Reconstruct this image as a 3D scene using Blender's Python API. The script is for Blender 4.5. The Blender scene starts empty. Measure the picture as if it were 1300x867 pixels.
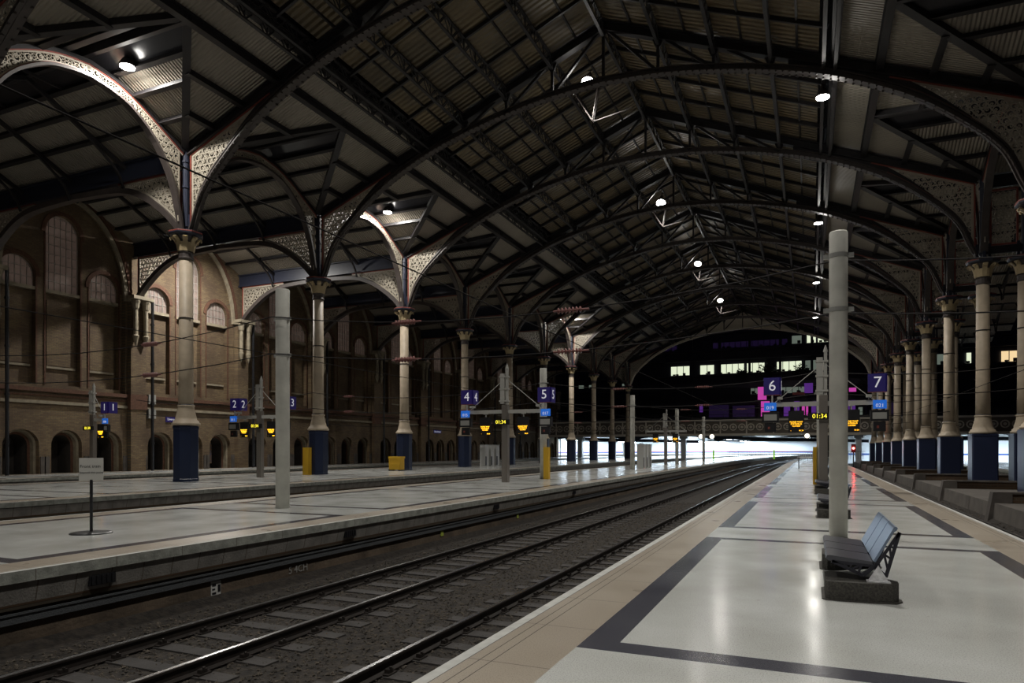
import bpy, math, random
from mathutils import Vector, Matrix
random.seed(7)
PI = math.pi
scn = bpy.context.scene
C = scn.collection

# ------------------------------------------------------------------ camera
TH = math.atan(379/867)
cd = bpy.data.cameras.new('camera'); cam = bpy.data.objects.new('camera', cd); C.objects.link(cam)
cam.location = (0, 0, 1.65); cam.rotation_euler = (PI/2, 0, TH)
cd.sensor_width = 36; cd.lens = 36*867/1300; cd.shift_y = (570-433.5)/1300
cd.clip_start = 0.05; cd.clip_end = 900
scn.camera = cam

# ------------------------------------------------------------------ world, exposure, lamp strengths
w = bpy.data.worlds.new('night'); scn.world = w; w.use_nodes = True
bg = w.node_tree.nodes['Background']; bg.inputs[0].default_value = (0.10, 0.10, 0.18, 1); bg.inputs[1].default_value = 0.03
scn.view_settings.view_transform = 'Standard'; scn.view_settings.look = 'None'
scn.view_settings.gamma = 1; scn.view_settings.use_curve_mapping = False
scn.view_settings.exposure = 0.45
NAVE_W = 1350; SIDE_W = 2000; AISLE_W = 1900; HALL_W = 420
S0 = 25.4; BAY = 10.27
XL = -29.35; XR = 8.91; XW = -46.5; XC = (XL+XR)/2; HALF = (XR-XL)/2

def point_light(name, loc, power, col=(1, 0.965, 0.90), r=0.25):
    l = bpy.data.lights.new(name, 'POINT'); l.energy = power; l.color = col; l.shadow_soft_size = r
    o = bpy.data.objects.new(name, l); o.location = loc; C.objects.link(o); return o
def disc_light(name, loc, power, col=(1, 0.965, 0.90), r=0.35, spread=180):
    l = bpy.data.lights.new(name, 'AREA'); l.spread = math.radians(spread); l.energy = power; l.color = col; l.shape = 'DISK'; l.size = 2*r
    o = bpy.data.objects.new(name, l); o.location = loc; C.objects.link(o); return o
def area_light(name, loc, rot, sx, sy, power, col=(0.72, 0.86, 1)):
    l = bpy.data.lights.new(name, 'AREA'); l.energy = power; l.color = col; l.shape = 'RECTANGLE'; l.size = sx; l.size_y = sy
    o = bpy.data.objects.new(name, l); o.location = loc; o.rotation_euler = rot; C.objects.link(o); return o

# ------------------------------------------------------------------ materials
def nmat(name, col, rough=0.6, metal=0.0, noise=0.0, scale=4.0, bump=0.0, bscale=30.0, emit=None, estr=0.0, col2=None, spec=0.5):
    m = bpy.data.materials.new(name); m.use_nodes = True; nt = m.node_tree; b = nt.nodes['Principled BSDF']
    b.inputs['Base Color'].default_value = (*col, 1); b.inputs['Roughness'].default_value = rough; b.inputs['Metallic'].default_value = metal
    b.inputs['Specular IOR Level'].default_value = spec
    L = nt.links.new
    geo = nt.nodes.new('ShaderNodeNewGeometry')
    if noise > 0 or col2:
        n = nt.nodes.new('ShaderNodeTexNoise'); n.inputs['Scale'].default_value = scale; n.inputs['Detail'].default_value = 6
        L(geo.outputs['Position'], n.inputs['Vector'])
        r = nt.nodes.new('ShaderNodeValToRGB'); r.color_ramp.elements[0].position = 0.35; r.color_ramp.elements[1].position = 0.68
        c2 = col2 if col2 else tuple(c*(1-noise) for c in col)
        r.color_ramp.elements[0].color = (*c2, 1); r.color_ramp.elements[1].color = (*col, 1)
        L(n.outputs['Fac'], r.inputs['Fac']); L(r.outputs['Color'], b.inputs['Base Color'])
    if bump > 0:
        n2 = nt.nodes.new('ShaderNodeTexNoise'); n2.inputs['Scale'].default_value = bscale; n2.inputs['Detail'].default_value = 4
        L(geo.outputs['Position'], n2.inputs['Vector'])
        bp = nt.nodes.new('ShaderNodeBump'); bp.inputs['Strength'].default_value = bump; bp.inputs['Distance'].default_value = 0.02
        L(n2.outputs['Fac'], bp.inputs['Height']); L(bp.outputs['Normal'], b.inputs['Normal'])
    if emit:
        b.inputs['Emission Color'].default_value = (*emit, 1); b.inputs['Emission Strength'].default_value = estr
    return m

def terrazzo(name, c1, c2, rough):
    m = bpy.data.materials.new(name); m.use_nodes = True; nt = m.node_tree; b = nt.nodes['Principled BSDF']; L = nt.links.new
    b.inputs['Specular IOR Level'].default_value = .36
    geo = nt.nodes.new('ShaderNodeNewGeometry')
    n = nt.nodes.new('ShaderNodeTexNoise'); n.inputs['Scale'].default_value = 0.9; n.inputs['Detail'].default_value = 8; L(geo.outputs['Position'], n.inputs['Vector'])
    sp = nt.nodes.new('ShaderNodeTexNoise'); sp.inputs['Scale'].default_value = 90; sp.inputs['Detail'].default_value = 2; L(geo.outputs['Position'], sp.inputs['Vector'])
    st = nt.nodes.new('ShaderNodeTexNoise'); st.inputs['Scale'].default_value = 7; st.inputs['Detail'].default_value = 10; st.inputs['Roughness'].default_value = 0.75
    L(geo.outputs['Position'], st.inputs['Vector'])
    r = nt.nodes.new('ShaderNodeValToRGB'); r.color_ramp.elements[0].position = 0.3; r.color_ramp.elements[1].position = 0.7
    r.color_ramp.elements[0].color = (*c2, 1); r.color_ramp.elements[1].color = (*c1, 1); L(n.outputs['Fac'], r.inputs['Fac'])
    r2 = nt.nodes.new('ShaderNodeValToRGB'); r2.color_ramp.elements[0].position = 0.3; r2.color_ramp.elements[1].position = 0.5
    r2.color_ramp.elements[0].color = (.62, .62, .62, 1); r2.color_ramp.elements[1].color = (1, 1, 1, 1); L(sp.outputs['Fac'], r2.inputs['Fac'])
    r3 = nt.nodes.new('ShaderNodeValToRGB'); r3.color_ramp.elements[0].position = 0.27; r3.color_ramp.elements[1].position = 0.36
    r3.color_ramp.elements[0].color = (.45, .42, .38, 1); r3.color_ramp.elements[1].color = (1, 1, 1, 1); L(st.outputs['Fac'], r3.inputs['Fac'])
    m1 = nt.nodes.new('ShaderNodeMixRGB'); m1.blend_type = 'MULTIPLY'; m1.inputs[0].default_value = 1; L(r.outputs[0], m1.inputs[1]); L(r2.outputs[0], m1.inputs[2])
    m2 = nt.nodes.new('ShaderNodeMixRGB'); m2.blend_type = 'MULTIPLY'; m2.inputs[0].default_value = 1; L(m1.outputs[0], m2.inputs[1]); L(r3.outputs[0], m2.inputs[2])
    L(m2.outputs[0], b.inputs['Base Color'])
    rr = nt.nodes.new('ShaderNodeMapRange'); rr.inputs[1].default_value = .3; rr.inputs[2].default_value = .7
    rr.inputs[3].default_value = rough; rr.inputs[4].default_value = rough+0.10; L(n.outputs['Fac'], rr.inputs[0]); L(rr.outputs[0], b.inputs['Roughness'])
    # shallow waves between slabs break up long reflections
    wv = nt.nodes.new('ShaderNodeTexNoise'); wv.inputs['Scale'].default_value = 1.6; L(geo.outputs['Position'], wv.inputs['Vector'])
    bp = nt.nodes.new('ShaderNodeBump'); bp.inputs['Strength'].default_value = 0.15; bp.inputs['Distance'].default_value = 0.006
    L(wv.outputs['Fac'], bp.inputs['Height']); L(bp.outputs['Normal'], b.inputs['Normal'])
    return m

def joints(m, period, axis=1, width=0.012, col=(.12, .10, .08)):
    """dark mortar joints across a paving material"""
    nt = m.node_tree; L = nt.links.new; b = nt.nodes['Principled BSDF']
    src = b.inputs['Base Color'].links[0].from_socket
    geo = nt.nodes.new('ShaderNodeNewGeometry'); sx = nt.nodes.new('ShaderNodeSeparateXYZ'); L(geo.outputs['Position'], sx.inputs[0])
    md = nt.nodes.new('ShaderNodeMath'); md.operation = 'FLOORED_MODULO'; md.inputs[1].default_value = period; L(sx.outputs[axis], md.inputs[0])
    lt = nt.nodes.new('ShaderNodeMath'); lt.operation = 'LESS_THAN'; lt.inputs[1].default_value = width; L(md.outputs[0], lt.inputs[0])
    mx = nt.nodes.new('ShaderNodeMixRGB'); mx.inputs[2].default_value = (*col, 1); L(lt.outputs[0], mx.inputs[0]); L(src, mx.inputs[1]); L(mx.outputs[0], b.inputs['Base Color'])
    return m

def corrugated(name, c1, c2, axis, pitch, rough=0.55, depth=0.03):
    m = nmat(name, c1, rough, noise=.3, scale=0.35, col2=c2); nt = m.node_tree; L = nt.links.new; b = nt.nodes['Principled BSDF']
    geo = nt.nodes.new('ShaderNodeNewGeometry'); sx = nt.nodes.new('ShaderNodeSeparateXYZ'); L(geo.outputs['Position'], sx.inputs[0])
    mu = nt.nodes.new('ShaderNodeMath'); mu.operation = 'MULTIPLY'; mu.inputs[1].default_value = 2*PI/pitch; L(sx.outputs[axis], mu.inputs[0])
    sn = nt.nodes.new('ShaderNodeMath'); sn.operation = 'SINE'; L(mu.outputs[0], sn.inputs[0])
    bp = nt.nodes.new('ShaderNodeBump'); bp.inputs['Strength'].default_value = 1.0; bp.inputs['Distance'].default_value = depth
    L(sn.outputs[0], bp.inputs['Height']); L(bp.outputs['Normal'], b.inputs['Normal'])
    return m

def brick(name, c1, c2, c3, ax=(1, 2), scale=1.0):
    m = bpy.data.materials.new(name); m.use_nodes = True; nt = m.node_tree; b = nt.nodes['Principled BSDF']; L = nt.links.new
    b.inputs['Roughness'].default_value = .85
    geo = nt.nodes.new('ShaderNodeNewGeometry'); sx = nt.nodes.new('ShaderNodeSeparateXYZ'); L(geo.outputs['Position'], sx.inputs[0])
    cb = nt.nodes.new('ShaderNodeCombineXYZ'); L(sx.outputs[ax[0]], cb.inputs[0]); L(sx.outputs[ax[1]], cb.inputs[1])
    br = nt.nodes.new('ShaderNodeTexBrick'); br.inputs['Scale'].default_value = scale; br.inputs['Brick Width'].default_value = .32; br.inputs['Row Height'].default_value = .11
    br.inputs['Mortar Size'].default_value = .012; br.inputs['Color1'].default_value = (*c1, 1); br.inputs['Color2'].default_value = (*c2, 1); br.inputs['Mortar'].default_value = (.10, .085, .06, 1)
    br.inputs['Bias'].default_value = -.1
    L(cb.outputs[0], br.inputs['Vector'])
    n = nt.nodes.new('ShaderNodeTexNoise'); n.inputs['Scale'].default_value = .45; n.inputs['Detail'].default_value = 9; n.inputs['Roughness'].default_value = .65; L(geo.outputs['Position'], n.inputs['Vector'])
    r = nt.nodes.new('ShaderNodeValToRGB'); r.color_ramp.elements[0].position = .38; r.color_ramp.elements[1].position = .6
    L(n.outputs['Fac'], r.inputs[0])
    mx = nt.nodes.new('ShaderNodeMixRGB'); mx.inputs[2].default_value = (*c3, 1)
    mf = nt.nodes.new('ShaderNodeMath'); mf.operation = 'MULTIPLY'; mf.inputs[1].default_value = .6; L(r.outputs[0], mf.inputs[0]); L(mf.outputs[0], mx.inputs[0])
    L(br.outputs['Color'], mx.inputs[1]); L(mx.outputs[0], b.inputs['Base Color'])
    bp = nt.nodes.new('ShaderNodeBump'); bp.inputs['Strength'].default_value = .5; bp.inputs['Distance'].default_value = .02; L(br.outputs['Fac'], bp.inputs['Height']); bp.invert = True
    L(bp.outputs['Normal'], b.inputs['Normal'])
    return m

M = {}
M['white_floor'] = terrazzo('pale_terrazzo', (.60, .61, .59), (.50, .505, .475), .13)
M['dark_floor'] = terrazzo('dark_granite', (.085, .085, .10), (.065, .065, .08), .14)
M['tan_floor'] = joints(terrazzo('tan_stone', (.40, .35, .285), (.34, .29, .23), .26), 1.2)
M['edge'] = nmat('edge_paint', (.52, .52, .49), .6, noise=.25, scale=6)
M['groove'] = nmat('groove', (.06, .055, .05), .8)
M['lip'] = joints(nmat('worn_lip_concrete', (.34, .35, .31), .8, noise=.45, scale=5, bump=.4), 1.2)
M['block'] = joints(nmat('coping_block', (.27, .255, .23), .85, noise=.35, scale=3, bump=.4), .55, width=.02)
M['tray'] = nmat('cable_tray', (.07, .075, .08), .6, bump=.6, bscale=60)
M['dirtwall'] = nmat('sooty_brick', (.13, .095, .065), .95, noise=.5, scale=1.6, bump=.8, bscale=14)
M['ballast'] = nmat('ballast', (.038, .030, .023), .95, noise=.75, scale=9, bump=1.0, bscale=22)
M['stone'] = nmat('ballast_stone', (.10, .082, .062), .9, noise=.75, scale=9)
M['sleeper'] = nmat('sleeper_concrete', (.05, .045, .042), .85, noise=.35, scale=4, bump=.3)
M['rail'] = nmat('rusty_rail', (.035, .028, .024), .55, metal=.3, noise=.4, scale=8)
M['railtop'] = nmat('polished_rail_head', (.55, .55, .56), .25, metal=1.0)
M['iron'] = nmat('dark_iron', (.018, .016, .018), .5, noise=.3, scale=2, bump=.15)
M['iron2'] = nmat('brown_grey_iron', (.065, .052, .047), .5, noise=.3, scale=2)
M['navyiron'] = nmat('navy_black_iron', (.022, .026, .045), .4)
M['cream'] = nmat('cream_filigree', (.36, .32, .255), .55)
M['red'] = nmat('red_lining', (.22, .05, .035), .5)
M['shaft'] = nmat('column_cream', (.50, .41, .30), .55, noise=.18, scale=2.5, bump=.1)
M['leaf'] = nmat('capital_gold', (.42, .33, .19), .5)
M['blue'] = nmat('column_blue', (.010, .018, .050), .38)
M['blue2'] = nmat('column_navy', (.016, .024, .060), .38)
M['panel_y'] = corrugated('pale_deck_nave', (.34, .30, .245), (.27, .24, .195), 1, .17)
M['panel_x'] = corrugated('pale_deck_gable', (.34, .30, .245), (.27, .24, .195), 0, .17)
M['upper'] = corrugated('brown_roof_sheet', (.20, .15, .08), (.10, .08, .05), 1, .34, .38, .05)
M['glassroof'] = nmat('dark_glazing', (.03, .03, .035), .2)
M['brick'] = brick('yellow_brick', (.20, .14, .07), (.13, .082, .045), (.055, .032, .022))
M['brickx'] = brick('yellow_brick_x', (.30, .21, .11), (.22, .14, .07), (.12, .06, .035), ax=(0, 2))
M['redbrick'] = nmat('red_brick', (.13, .06, .035), .85, noise=.4, scale=7, bump=.4)
M['stonetrim'] = nmat('stone_trim', (.30, .255, .18), .8, noise=.3, scale=3)
M['pane'] = nmat('obscured_pane', (.30, .235, .21), .12, noise=.35, scale=2.0, emit=(.5, .34, .27), estr=.04)
M['glaz'] = nmat('glazing_bar', (.33, .30, .27), .6)
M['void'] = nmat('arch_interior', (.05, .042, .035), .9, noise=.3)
M['concrete'] = nmat('grimy_concrete', (.115, .10, .088), .9, noise=.45, scale=1.5, bump=.4)
M['concrete2'] = nmat('ledge_concrete', (.13, .115, .10), .85, noise=.35, scale=1.5, bump=.3)
M['brownbrick'] = brick('brown_brick', (.12, .07, .035), (.085, .05, .03), (.05, .03, .02), ax=(0, 2))
M['mast'] = nmat('mast_grey', (.62, .61, .55), .6, noise=.22, scale=2.2, bump=.15)
M['mastcollar'] = nmat('collar', (.30, .30, .28), .5)
M['steel'] = nmat('brushed_post', (.30, .27, .24), .38, metal=.7)
M['greypart'] = nmat('grey_casting', (.42, .41, .38), .55)
M['black'] = nmat('black_plastic', (.012, .012, .014), .4)
M['navy'] = nmat('sign_navy', (.018, .012, .09), .4, emit=(.03, .02, .16), estr=.12)
M['white'] = nmat('white_paint', (.75, .75, .75), .5, emit=(.8, .8, .9), estr=.25)
M['signwhite'] = nmat('sign_board', (.50, .49, .45), .6)
M['bluetag'] = nmat('blue_tag', (.02, .13, .55), .4, emit=(.02, .16, .7), estr=.35)
M['amber'] = nmat('amber_led', (.9, .45, .02), .5, emit=(1, .48, .02), estr=2.2)
M['yellowled'] = nmat('yellow_led', (.8, .7, .05), .5, emit=(.95, .80, .05), estr=1.0)
M['wire'] = nmat('wire', (.022, .02, .02), .9, spec=.1)
M['insul'] = nmat('insulator', (.22, .09, .08), .4)
M['yellow'] = nmat('yellow', (.68, .40, .02), .5)
M['seat'] = nmat('seat_metal', (.10, .10, .115), .35, metal=.5)
M['seatback'] = nmat('backrest_metal', (.22, .28, .38), .32, metal=.6)  # brighter copy of the seat metal, bluish hall reflection painted into its colour
M['seatframe'] = nmat('seat_frame', (.035, .035, .045), .4, metal=.5)
M['chrome'] = nmat('brushed_foot', (.85, .85, .86), .5, metal=.2, noise=.3, scale=30)
M['aggregate'] = nmat('aggregate_base', (.075, .07, .06), .85, noise=.6, scale=45, bump=.5, bscale=80)
M['lampglow'] = nmat('lamp_glow', (1, 1, 1), .5, emit=(1, .97, .92), estr=22)
M['halltube'] = nmat('hall_tube', (1, 1, 1), .5, emit=(.72, .88, 1), estr=45)
M['hallwall'] = nmat('hall_white_panel', (.74, .78, .80), .35)
M['hallceil'] = nmat('hall_white_vault', (.70, .74, .76), .5)
M['bluestripe'] = nmat('blue_stripe', (.03, .10, .38), .4)
M['redstripe'] = nmat('red_stripe', (.55, .05, .04), .4)
M['darkblue'] = nmat('deck_steel', (.02, .03, .05), .4)
M['bldg'] = nmat('office_cladding', (.018, .018, .03), .4)
M['office'] = nmat('lit_office', (.6, .6, .5), .5, emit=(.75, .82, .60), estr=.75)
M['office2'] = nmat('lit_warm_office', (.6, .5, .4), .5, emit=(.95, .70, .38), estr=.7)
M['officedim'] = nmat('dim_office', (.3, .3, .3), .5, emit=(.45, .55, .45), estr=.16)
M['purple'] = nmat('purple_light', (.12, .04, .22), .5, emit=(.16, .04, .38), estr=.3)
M['purpledim'] = nmat('purple_glow', (.04, .02, .08), .5, emit=(.04, .02, .10), estr=.10)
M['pink'] = nmat('pink_light', (.8, .1, .5), .5, emit=(.75, .08, .52), estr=.45)
M['redled'] = nmat('red_signal', (1, .05, .05), .5, emit=(1, .06, .05), estr=20)
M['clockface'] = nmat('clock_face', (.9, .85, .75), .5, emit=(1, .92, .75), estr=1.2)
M['plant'] = nmat('dark_foliage', (.015, .03, .012), .7)
M['brgd'] = nmat('bridge_cream', (.66, .60, .50), .6)
M['brgd2'] = nmat('bridge_dark', (.16, .135, .11), .7)
M['chalk'] = nmat('chalk', (.30, .29, .27), .9)
M['limey'] = nmat('lime', (.35, .42, .06), .6)
M['poster'] = nmat('poster_a', (.35, .12, .22), .5, noise=.8, scale=5, col2=(.30, .32, .40))
M['poster2'] = nmat('poster_b', (.50, .28, .10), .5, noise=.8, scale=6, col2=(.10, .16, .30))
M['cabinet'] = nmat('cabinet_white', (.50, .50, .48), .45)
M['signgreen'] = nmat('hi_vis', (.35, .8, .05), .5, emit=(.3, .7, .05), estr=.3)

# ------------------------------------------------------------------ mesh builder
class MB:
    def __init__(s): s.v = []; s.f = []; s.m = []
    def add(s, vs, fs, m=0):
        o = len(s.v); s.v += [tuple(v) for v in vs]; s.f += [tuple(i+o for i in f) for f in fs]; s.m += [m]*len(fs); return s
    def box(s, x0, x1, y0, y1, z0, z1, m=0):
        return s.add([(x0,y0,z0),(x1,y0,z0),(x1,y1,z0),(x0,y1,z0),(x0,y0,z1),(x1,y0,z1),(x1,y1,z1),(x0,y1,z1)],
                     [(3,2,1,0),(4,5,6,7),(0,1,5,4),(1,2,6,5),(2,3,7,6),(3,0,4,7)], m)
    def bar(s, p, q, wd, ht, up=(0, 0, 1), m=0):
        p = Vector(p); q = Vector(q); d = (q-p)
        if d.length < 1e-6: return s
        d.normalize(); u = Vector(up)
        sd = d.cross(u)
        if sd.length < 1e-4: sd = d.cross(Vector((1, 0, 0)))
        sd.normalize(); u = sd.cross(d).normalized(); a = sd*wd/2; b = u*ht/2
        vs = [p-a-b, p+a-b, p+a+b, p-a+b, q-a-b, q+a-b, q+a+b, q-a+b]
        return s.add(vs, [(0,1,2,3),(7,6,5,4),(0,4,5,1),(1,5,6,2),(2,6,7,3),(3,7,4,0)], m)
    def tube(s, p, q, r0, r1=None, n=10, m=0, caps=True):
        if r1 is None: r1 = r0
        p = Vector(p); q = Vector(q); d = (q-p).normalized(); u = Vector((0, 0, 1)) if abs(d.z) < .9 else Vector((1, 0, 0))
        a = d.cross(u).normalized(); b = d.cross(a)
        vs = [p+(a*math.cos(2*PI*i/n)+b*math.sin(2*PI*i/n))*r0 for i in range(n)]+[q+(a*math.cos(2*PI*i/n)+b*math.sin(2*PI*i/n))*r1 for i in range(n)]
        fs = [(i, i+n, (i+1) % n+n, (i+1) % n) for i in range(n)]
        if caps: fs += [tuple(range(n)), tuple(range(2*n-1, n-1, -1))]
        return s.add(vs, fs, m)
    def pipe(s, pts, r, n=5, m=0):
        for a, b in zip(pts, pts[1:]): s.tube(a, b, r, r, n, m)
        return s
    def sweep(s, pts, wd, ht, nrm=(0, 1, 0), m=0):
        """rectangular section swept along pts lying in a plane of normal nrm: wd along nrm, ht in the plane"""
        nrm = Vector(nrm); P = [Vector(p) for p in pts]; vs = []
        for i, p in enumerate(P):
            d = (P[min(i+1, len(P)-1)]-P[max(i-1, 0)]).normalized(); u = nrm.cross(d).normalized()
            for a, b in ((-1,-1),(1,-1),(1,1),(-1,1)): vs.append(p+nrm*a*wd/2+u*b*ht/2)
        fs = []
        for i in range(len(P)-1):
            for k in range(4): fs.append((4*i+k, 4*i+(k+1) % 4, 4*i+4+(k+1) % 4, 4*i+4+k))
        fs += [(3,2,1,0), tuple(4*(len(P)-1)+k for k in range(4))]
        return s.add(vs, fs, m)
    def lathe(s, prof, n=16, c=(0, 0), m=0, rot=0.0):
        """prof: (r, z) bottom to top"""
        vs = []
        for r, z in prof:
            for i in range(n):
                a = 2*PI*i/n+rot; vs.append((c[0]+r*math.cos(a), c[1]+r*math.sin(a), z))
        fs = [(j*n+i, j*n+(i+1) % n, (j+1)*n+(i+1) % n, (j+1)*n+i) for j in range(len(prof)-1) for i in range(n)]
        fs += [tuple(range(n-1, -1, -1)), tuple((len(prof)-1)*n+i for i in range(n))]
        return s.add(vs, fs, m)
    def prism(s, poly, vec, m=0):
        n = len(poly); P = [Vector(p) for p in poly]; v = Vector(vec)
        return s.add(P+[p+v for p in P], [tuple(range(n-1, -1, -1)), tuple(range(n, 2*n))]+[(i, (i+1) % n, (i+1) % n+n, i+n) for i in range(n)], m)
    def ring(s, c, a, b, r0, r1, t, n=10, m=0, arc=(0, 2*PI)):
        """flat ring of inner radius r0, outer r1, thickness t, in the plane of a, b"""
        c = Vector(c); a = Vector(a); b = Vector(b); nn = a.cross(b).normalized()*t/2; vs = []; full = arc[1]-arc[0] > 6.28
        k = n if full else n+1
        for i in range(k):
            th = arc[0]+(arc[1]-arc[0])*i/n; d = a*math.cos(th)+b*math.sin(th)
            vs += [c+d*r0-nn, c+d*r1-nn, c+d*r1+nn, c+d*r0+nn]
        fs = []
        for i in range(n):
            j = (i+1) % k
            for q in range(4): fs.append((4*i+q, 4*i+(q+1) % 4, 4*j+(q+1) % 4, 4*j+q))
        return s.add(vs, fs, m)
    def build(s, name, mats, parent=None, smooth=False, loc=None):
        me = bpy.data.meshes.new(name); me.from_pydata(s.v, [], s.f)
        if not isinstance(mats, (list, tuple)): mats = [mats]
        for x in mats: me.materials.append(M[x] if isinstance(x, str) else x)
        if len(mats) > 1: me.polygons.foreach_set('material_index', s.m)
        if smooth: me.polygons.foreach_set('use_smooth', [True]*len(s.f))
        me.update()
        o = bpy.data.objects.new(name, me); C.objects.link(o)
        if parent: o.parent = parent
        if loc: o.location = loc
        return o

def tag(o, label=None, cat=None, group=None, kind=None):
    if label: o['label'] = label
    if cat: o['category'] = cat
    if group: o['group'] = group
    if kind: o['kind'] = kind
    return o
def empty(name, loc, label, cat, group=None, rz=0):
    o = bpy.data.objects.new(name, None); o.empty_display_size = .2; C.objects.link(o); o.location = loc; o.rotation_euler = (0, 0, rz)
    return tag(o, label, cat, group)
KIDS = {}
def kids(o): return [c for c in o.children]
def dup(root, loc=None, label=None, group=None, rz=None, parent=None):
    r = root.copy(); C.objects.link(r); r.parent = parent if parent else root.parent
    if loc is not None: r.location = loc
    if rz is not None: r.rotation_euler = (0, 0, rz)
    if label: r['label'] = label
    if group: r['group'] = group
    for ch in list(root.children):
        c = ch.copy(); C.objects.link(c); c.parent = r
        for g in list(ch.children):
            d = g.copy(); C.objects.link(d); d.parent = c
    return r
FONT = {}
def lettering(text, size, loc, rot, mat, parent=None, name='lettering', ext=.004, align='CENTER'):
    cu = bpy.data.curves.new(name, 'FONT'); cu.body = text; cu.size = size; cu.extrude = ext; cu.align_x = align; cu.align_y = 'CENTER'
    cu.resolution_u = 3
    cu.materials.append(M[mat]); t_ = bpy.data.objects.new(name, cu); C.objects.link(t_)
    me = bpy.data.meshes.new_from_object(t_); bpy.data.objects.remove(t_); o = bpy.data.objects.new(name, me); C.objects.link(o)
    if parent: o.parent = parent
    o.location = loc; o.rotation_euler = rot; return o
ORD = ['first','second','third','fourth','fifth','sixth','seventh','eighth','ninth','tenth','eleventh','twelfth','thirteenth','fourteenth']
def bend(s): return .0005*max(0, s-80)**2
def PX_(px, s):
    q = (px-650)/867; return s*(q*math.cos(TH)-math.sin(TH))/(math.cos(TH)+q*math.sin(TH))
def interp(pts, x):
    if x <= pts[0][0]: return pts[0][1]
    for (a, b), (c, d) in zip(pts, pts[1:]):
        if x <= c: return b+(d-b)*(x-a)/(c-a)
    return pts[-1][1]
def smoothpts(pts, n):
    """Catmull-Rom through pts"""
    P = [Vector(p) for p in pts]; P = [P[0]*2-P[1]]+P+[P[-1]*2-P[-2]]; out = []
    for i in range(1, len(P)-2):
        for k in range(n):
            t = k/n; a, b, c, d = P[i-1], P[i], P[i+1], P[i+2]
            out.append(.5*((2*b)+(c-a)*t+(2*a-5*b+4*c-d)*t*t+(3*b-a-3*c+d)*t**3))
    out.append(P[-2]); return out

# ================================================================== GROUND AND PLATFORMS
b = MB(); b.box(-9.5, -2.3, -3, 130, -1.2, -1.085); tag(b.build('ballast_bed', 'ballast'), 'dark ballast filling the near track bed', 'gravel', kind='stuff')
ys = [-12, 0, 20, 40, 60, 80, 100, 120, 150, 190, 250]
b = MB(); b.add([(-90, -14, -1.2), (90, -14, -1.2), (90, 260, -1.2), (-90, 260, -1.2)], [(0, 1, 2, 3)])
tag(b.build('ground', 'ballast'), kind='structure')

def stations(s0, s1, extra):
    st = set([s0, s1]); v = math.ceil(s0/4)*4
    while v < s1: st.add(float(v)); v += 4
    for e in extra:
        if s0 < e < s1: st.add(e)
    return sorted(st)
def platform(name, xa, xb, s0, s1, off, la, lb, face_a, face_b):
    """top with stone margins, dark bands and cross bands; la/lb: band position from each edge (None: no band)"""
    b = MB(); mats = ['edge', 'tan_floor', 'dark_floor', 'white_floor', 'groove', 'lip', 'block', 'brownbrick', 'dirtwall']
    cuts = [(xa, 0), (xa+.10, 4), (xa+.108, 1), (xa+.20, 4), (xa+.208, 1), (xa+.30, 4), (xa+.308, 1), (xa+la, 2), (xa+la+.30, 3)]
    cuts += [(xb-lb-.30, 2), (xb-lb, 1), (xb-.308, 4), (xb-.30, 1), (xb-.208, 4), (xb-.20, 1), (xb-.108, 4), (xb-.10, 0), (xb, None)]
    P = 9.55; per = []
    k = -3
    while 5.43+off+P*k < s1: per.append(5.43+off+P*k); k += 1
    ex = []
    for p in per: ex += [p, p+.28, p+7.55, p+7.80]
    st = stations(s0, s1, ex)
    for a, c in zip(st, st[1:]):
        mid = (a+c)/2; ph = (mid-5.43-off) % P; inpan = ph < 7.8; cross = ph < .28 or 7.55 < ph < 7.8
        for (x0, mt), (x1, _) in zip(cuts, cuts[1:]):
            if mt == 2 and not inpan: mt = 3
            if mt == 3 and cross: mt = 2
            b.add([(x0+bend(a), a, 0), (x1+bend(a), a, 0), (x1+bend(c), c, 0), (x0+bend(c), c, 0)], [(0, 1, 2, 3)], mt)
        for xe, sg in ((xa, -1), (xb, 1)):
            prof = [(0, 0, 5), (0, -.16, 6), (-.03, -.165, 6), (-.10, -.46, 7), (-.12, -.54, 8), (-.20, -.56, 8), (-.20, -1.25, None)]
            for (dx, z0, mt), (dx1, z1, _) in zip(prof, prof[1:]):
                vs = [(xe+sg*dx+bend(a), a, z0), (xe+sg*dx+bend(c), c, z0), (xe+sg*dx1+bend(c), c, z1), (xe+sg*dx1+bend(a), a, z1)]
                b.add(vs, [(0, 1, 2, 3) if sg < 0 else (3, 2, 1, 0)], mt)
    b.add([(xa+bend(s1), s1, 0), (xb+bend(s1), s1, 0), (xb+bend(s1), s1, -1.2), (xa+bend(s1), s1, -1.2)], [(3, 2, 1, 0)], 8)
    return tag(b.build(name, mats), kind='structure')
platform('platform_six_and_seven', -2.58, 3.55, -12, 121, 0, .79, .77, 1, 1)
platform('platform_four_and_five', -17.05, -9.8, -12, 200, .7, .80, .80, 1, 1)
platform('platform_two_and_three', -34.6, -22.6, -12, 200, 2, .95, .95, 1, 1)
platform('platform_one', -46.6, -40.2, -12, 150, 1, .95, .95, 1, 1)
platform('platform_eight', 13.6, 21.5, -12, 200, 1, .95, .95, 1, 1)

# cable tray along platform five
b = MB(); b.box(-10.0, -9.94, -12, 110, -.74, -.60); b.box(-9.96, -9.92, -12, 110, -.62, -.59)
tag(b.build('cable_tray', 'tray'), 'grey perforated cable tray running below the edge of the middle platform', 'cable tray')
# side drains set in the coping
for i, s in enumerate((6.8, 12.9, 21, 29.4)):
    b = MB(); b.box(-9.95, -9.84, s, s+.42, -.40, -.24)
    for k in range(5): b.box(-9.84, -9.825, s+.03+k*.08, s+.06+k*.08, -.38, -.26)
    tag(b.build('vent_grille', 'black'), 'black rectangular grille in the coping blocks, %s from the front' % ORD[i], 'vent')

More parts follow.
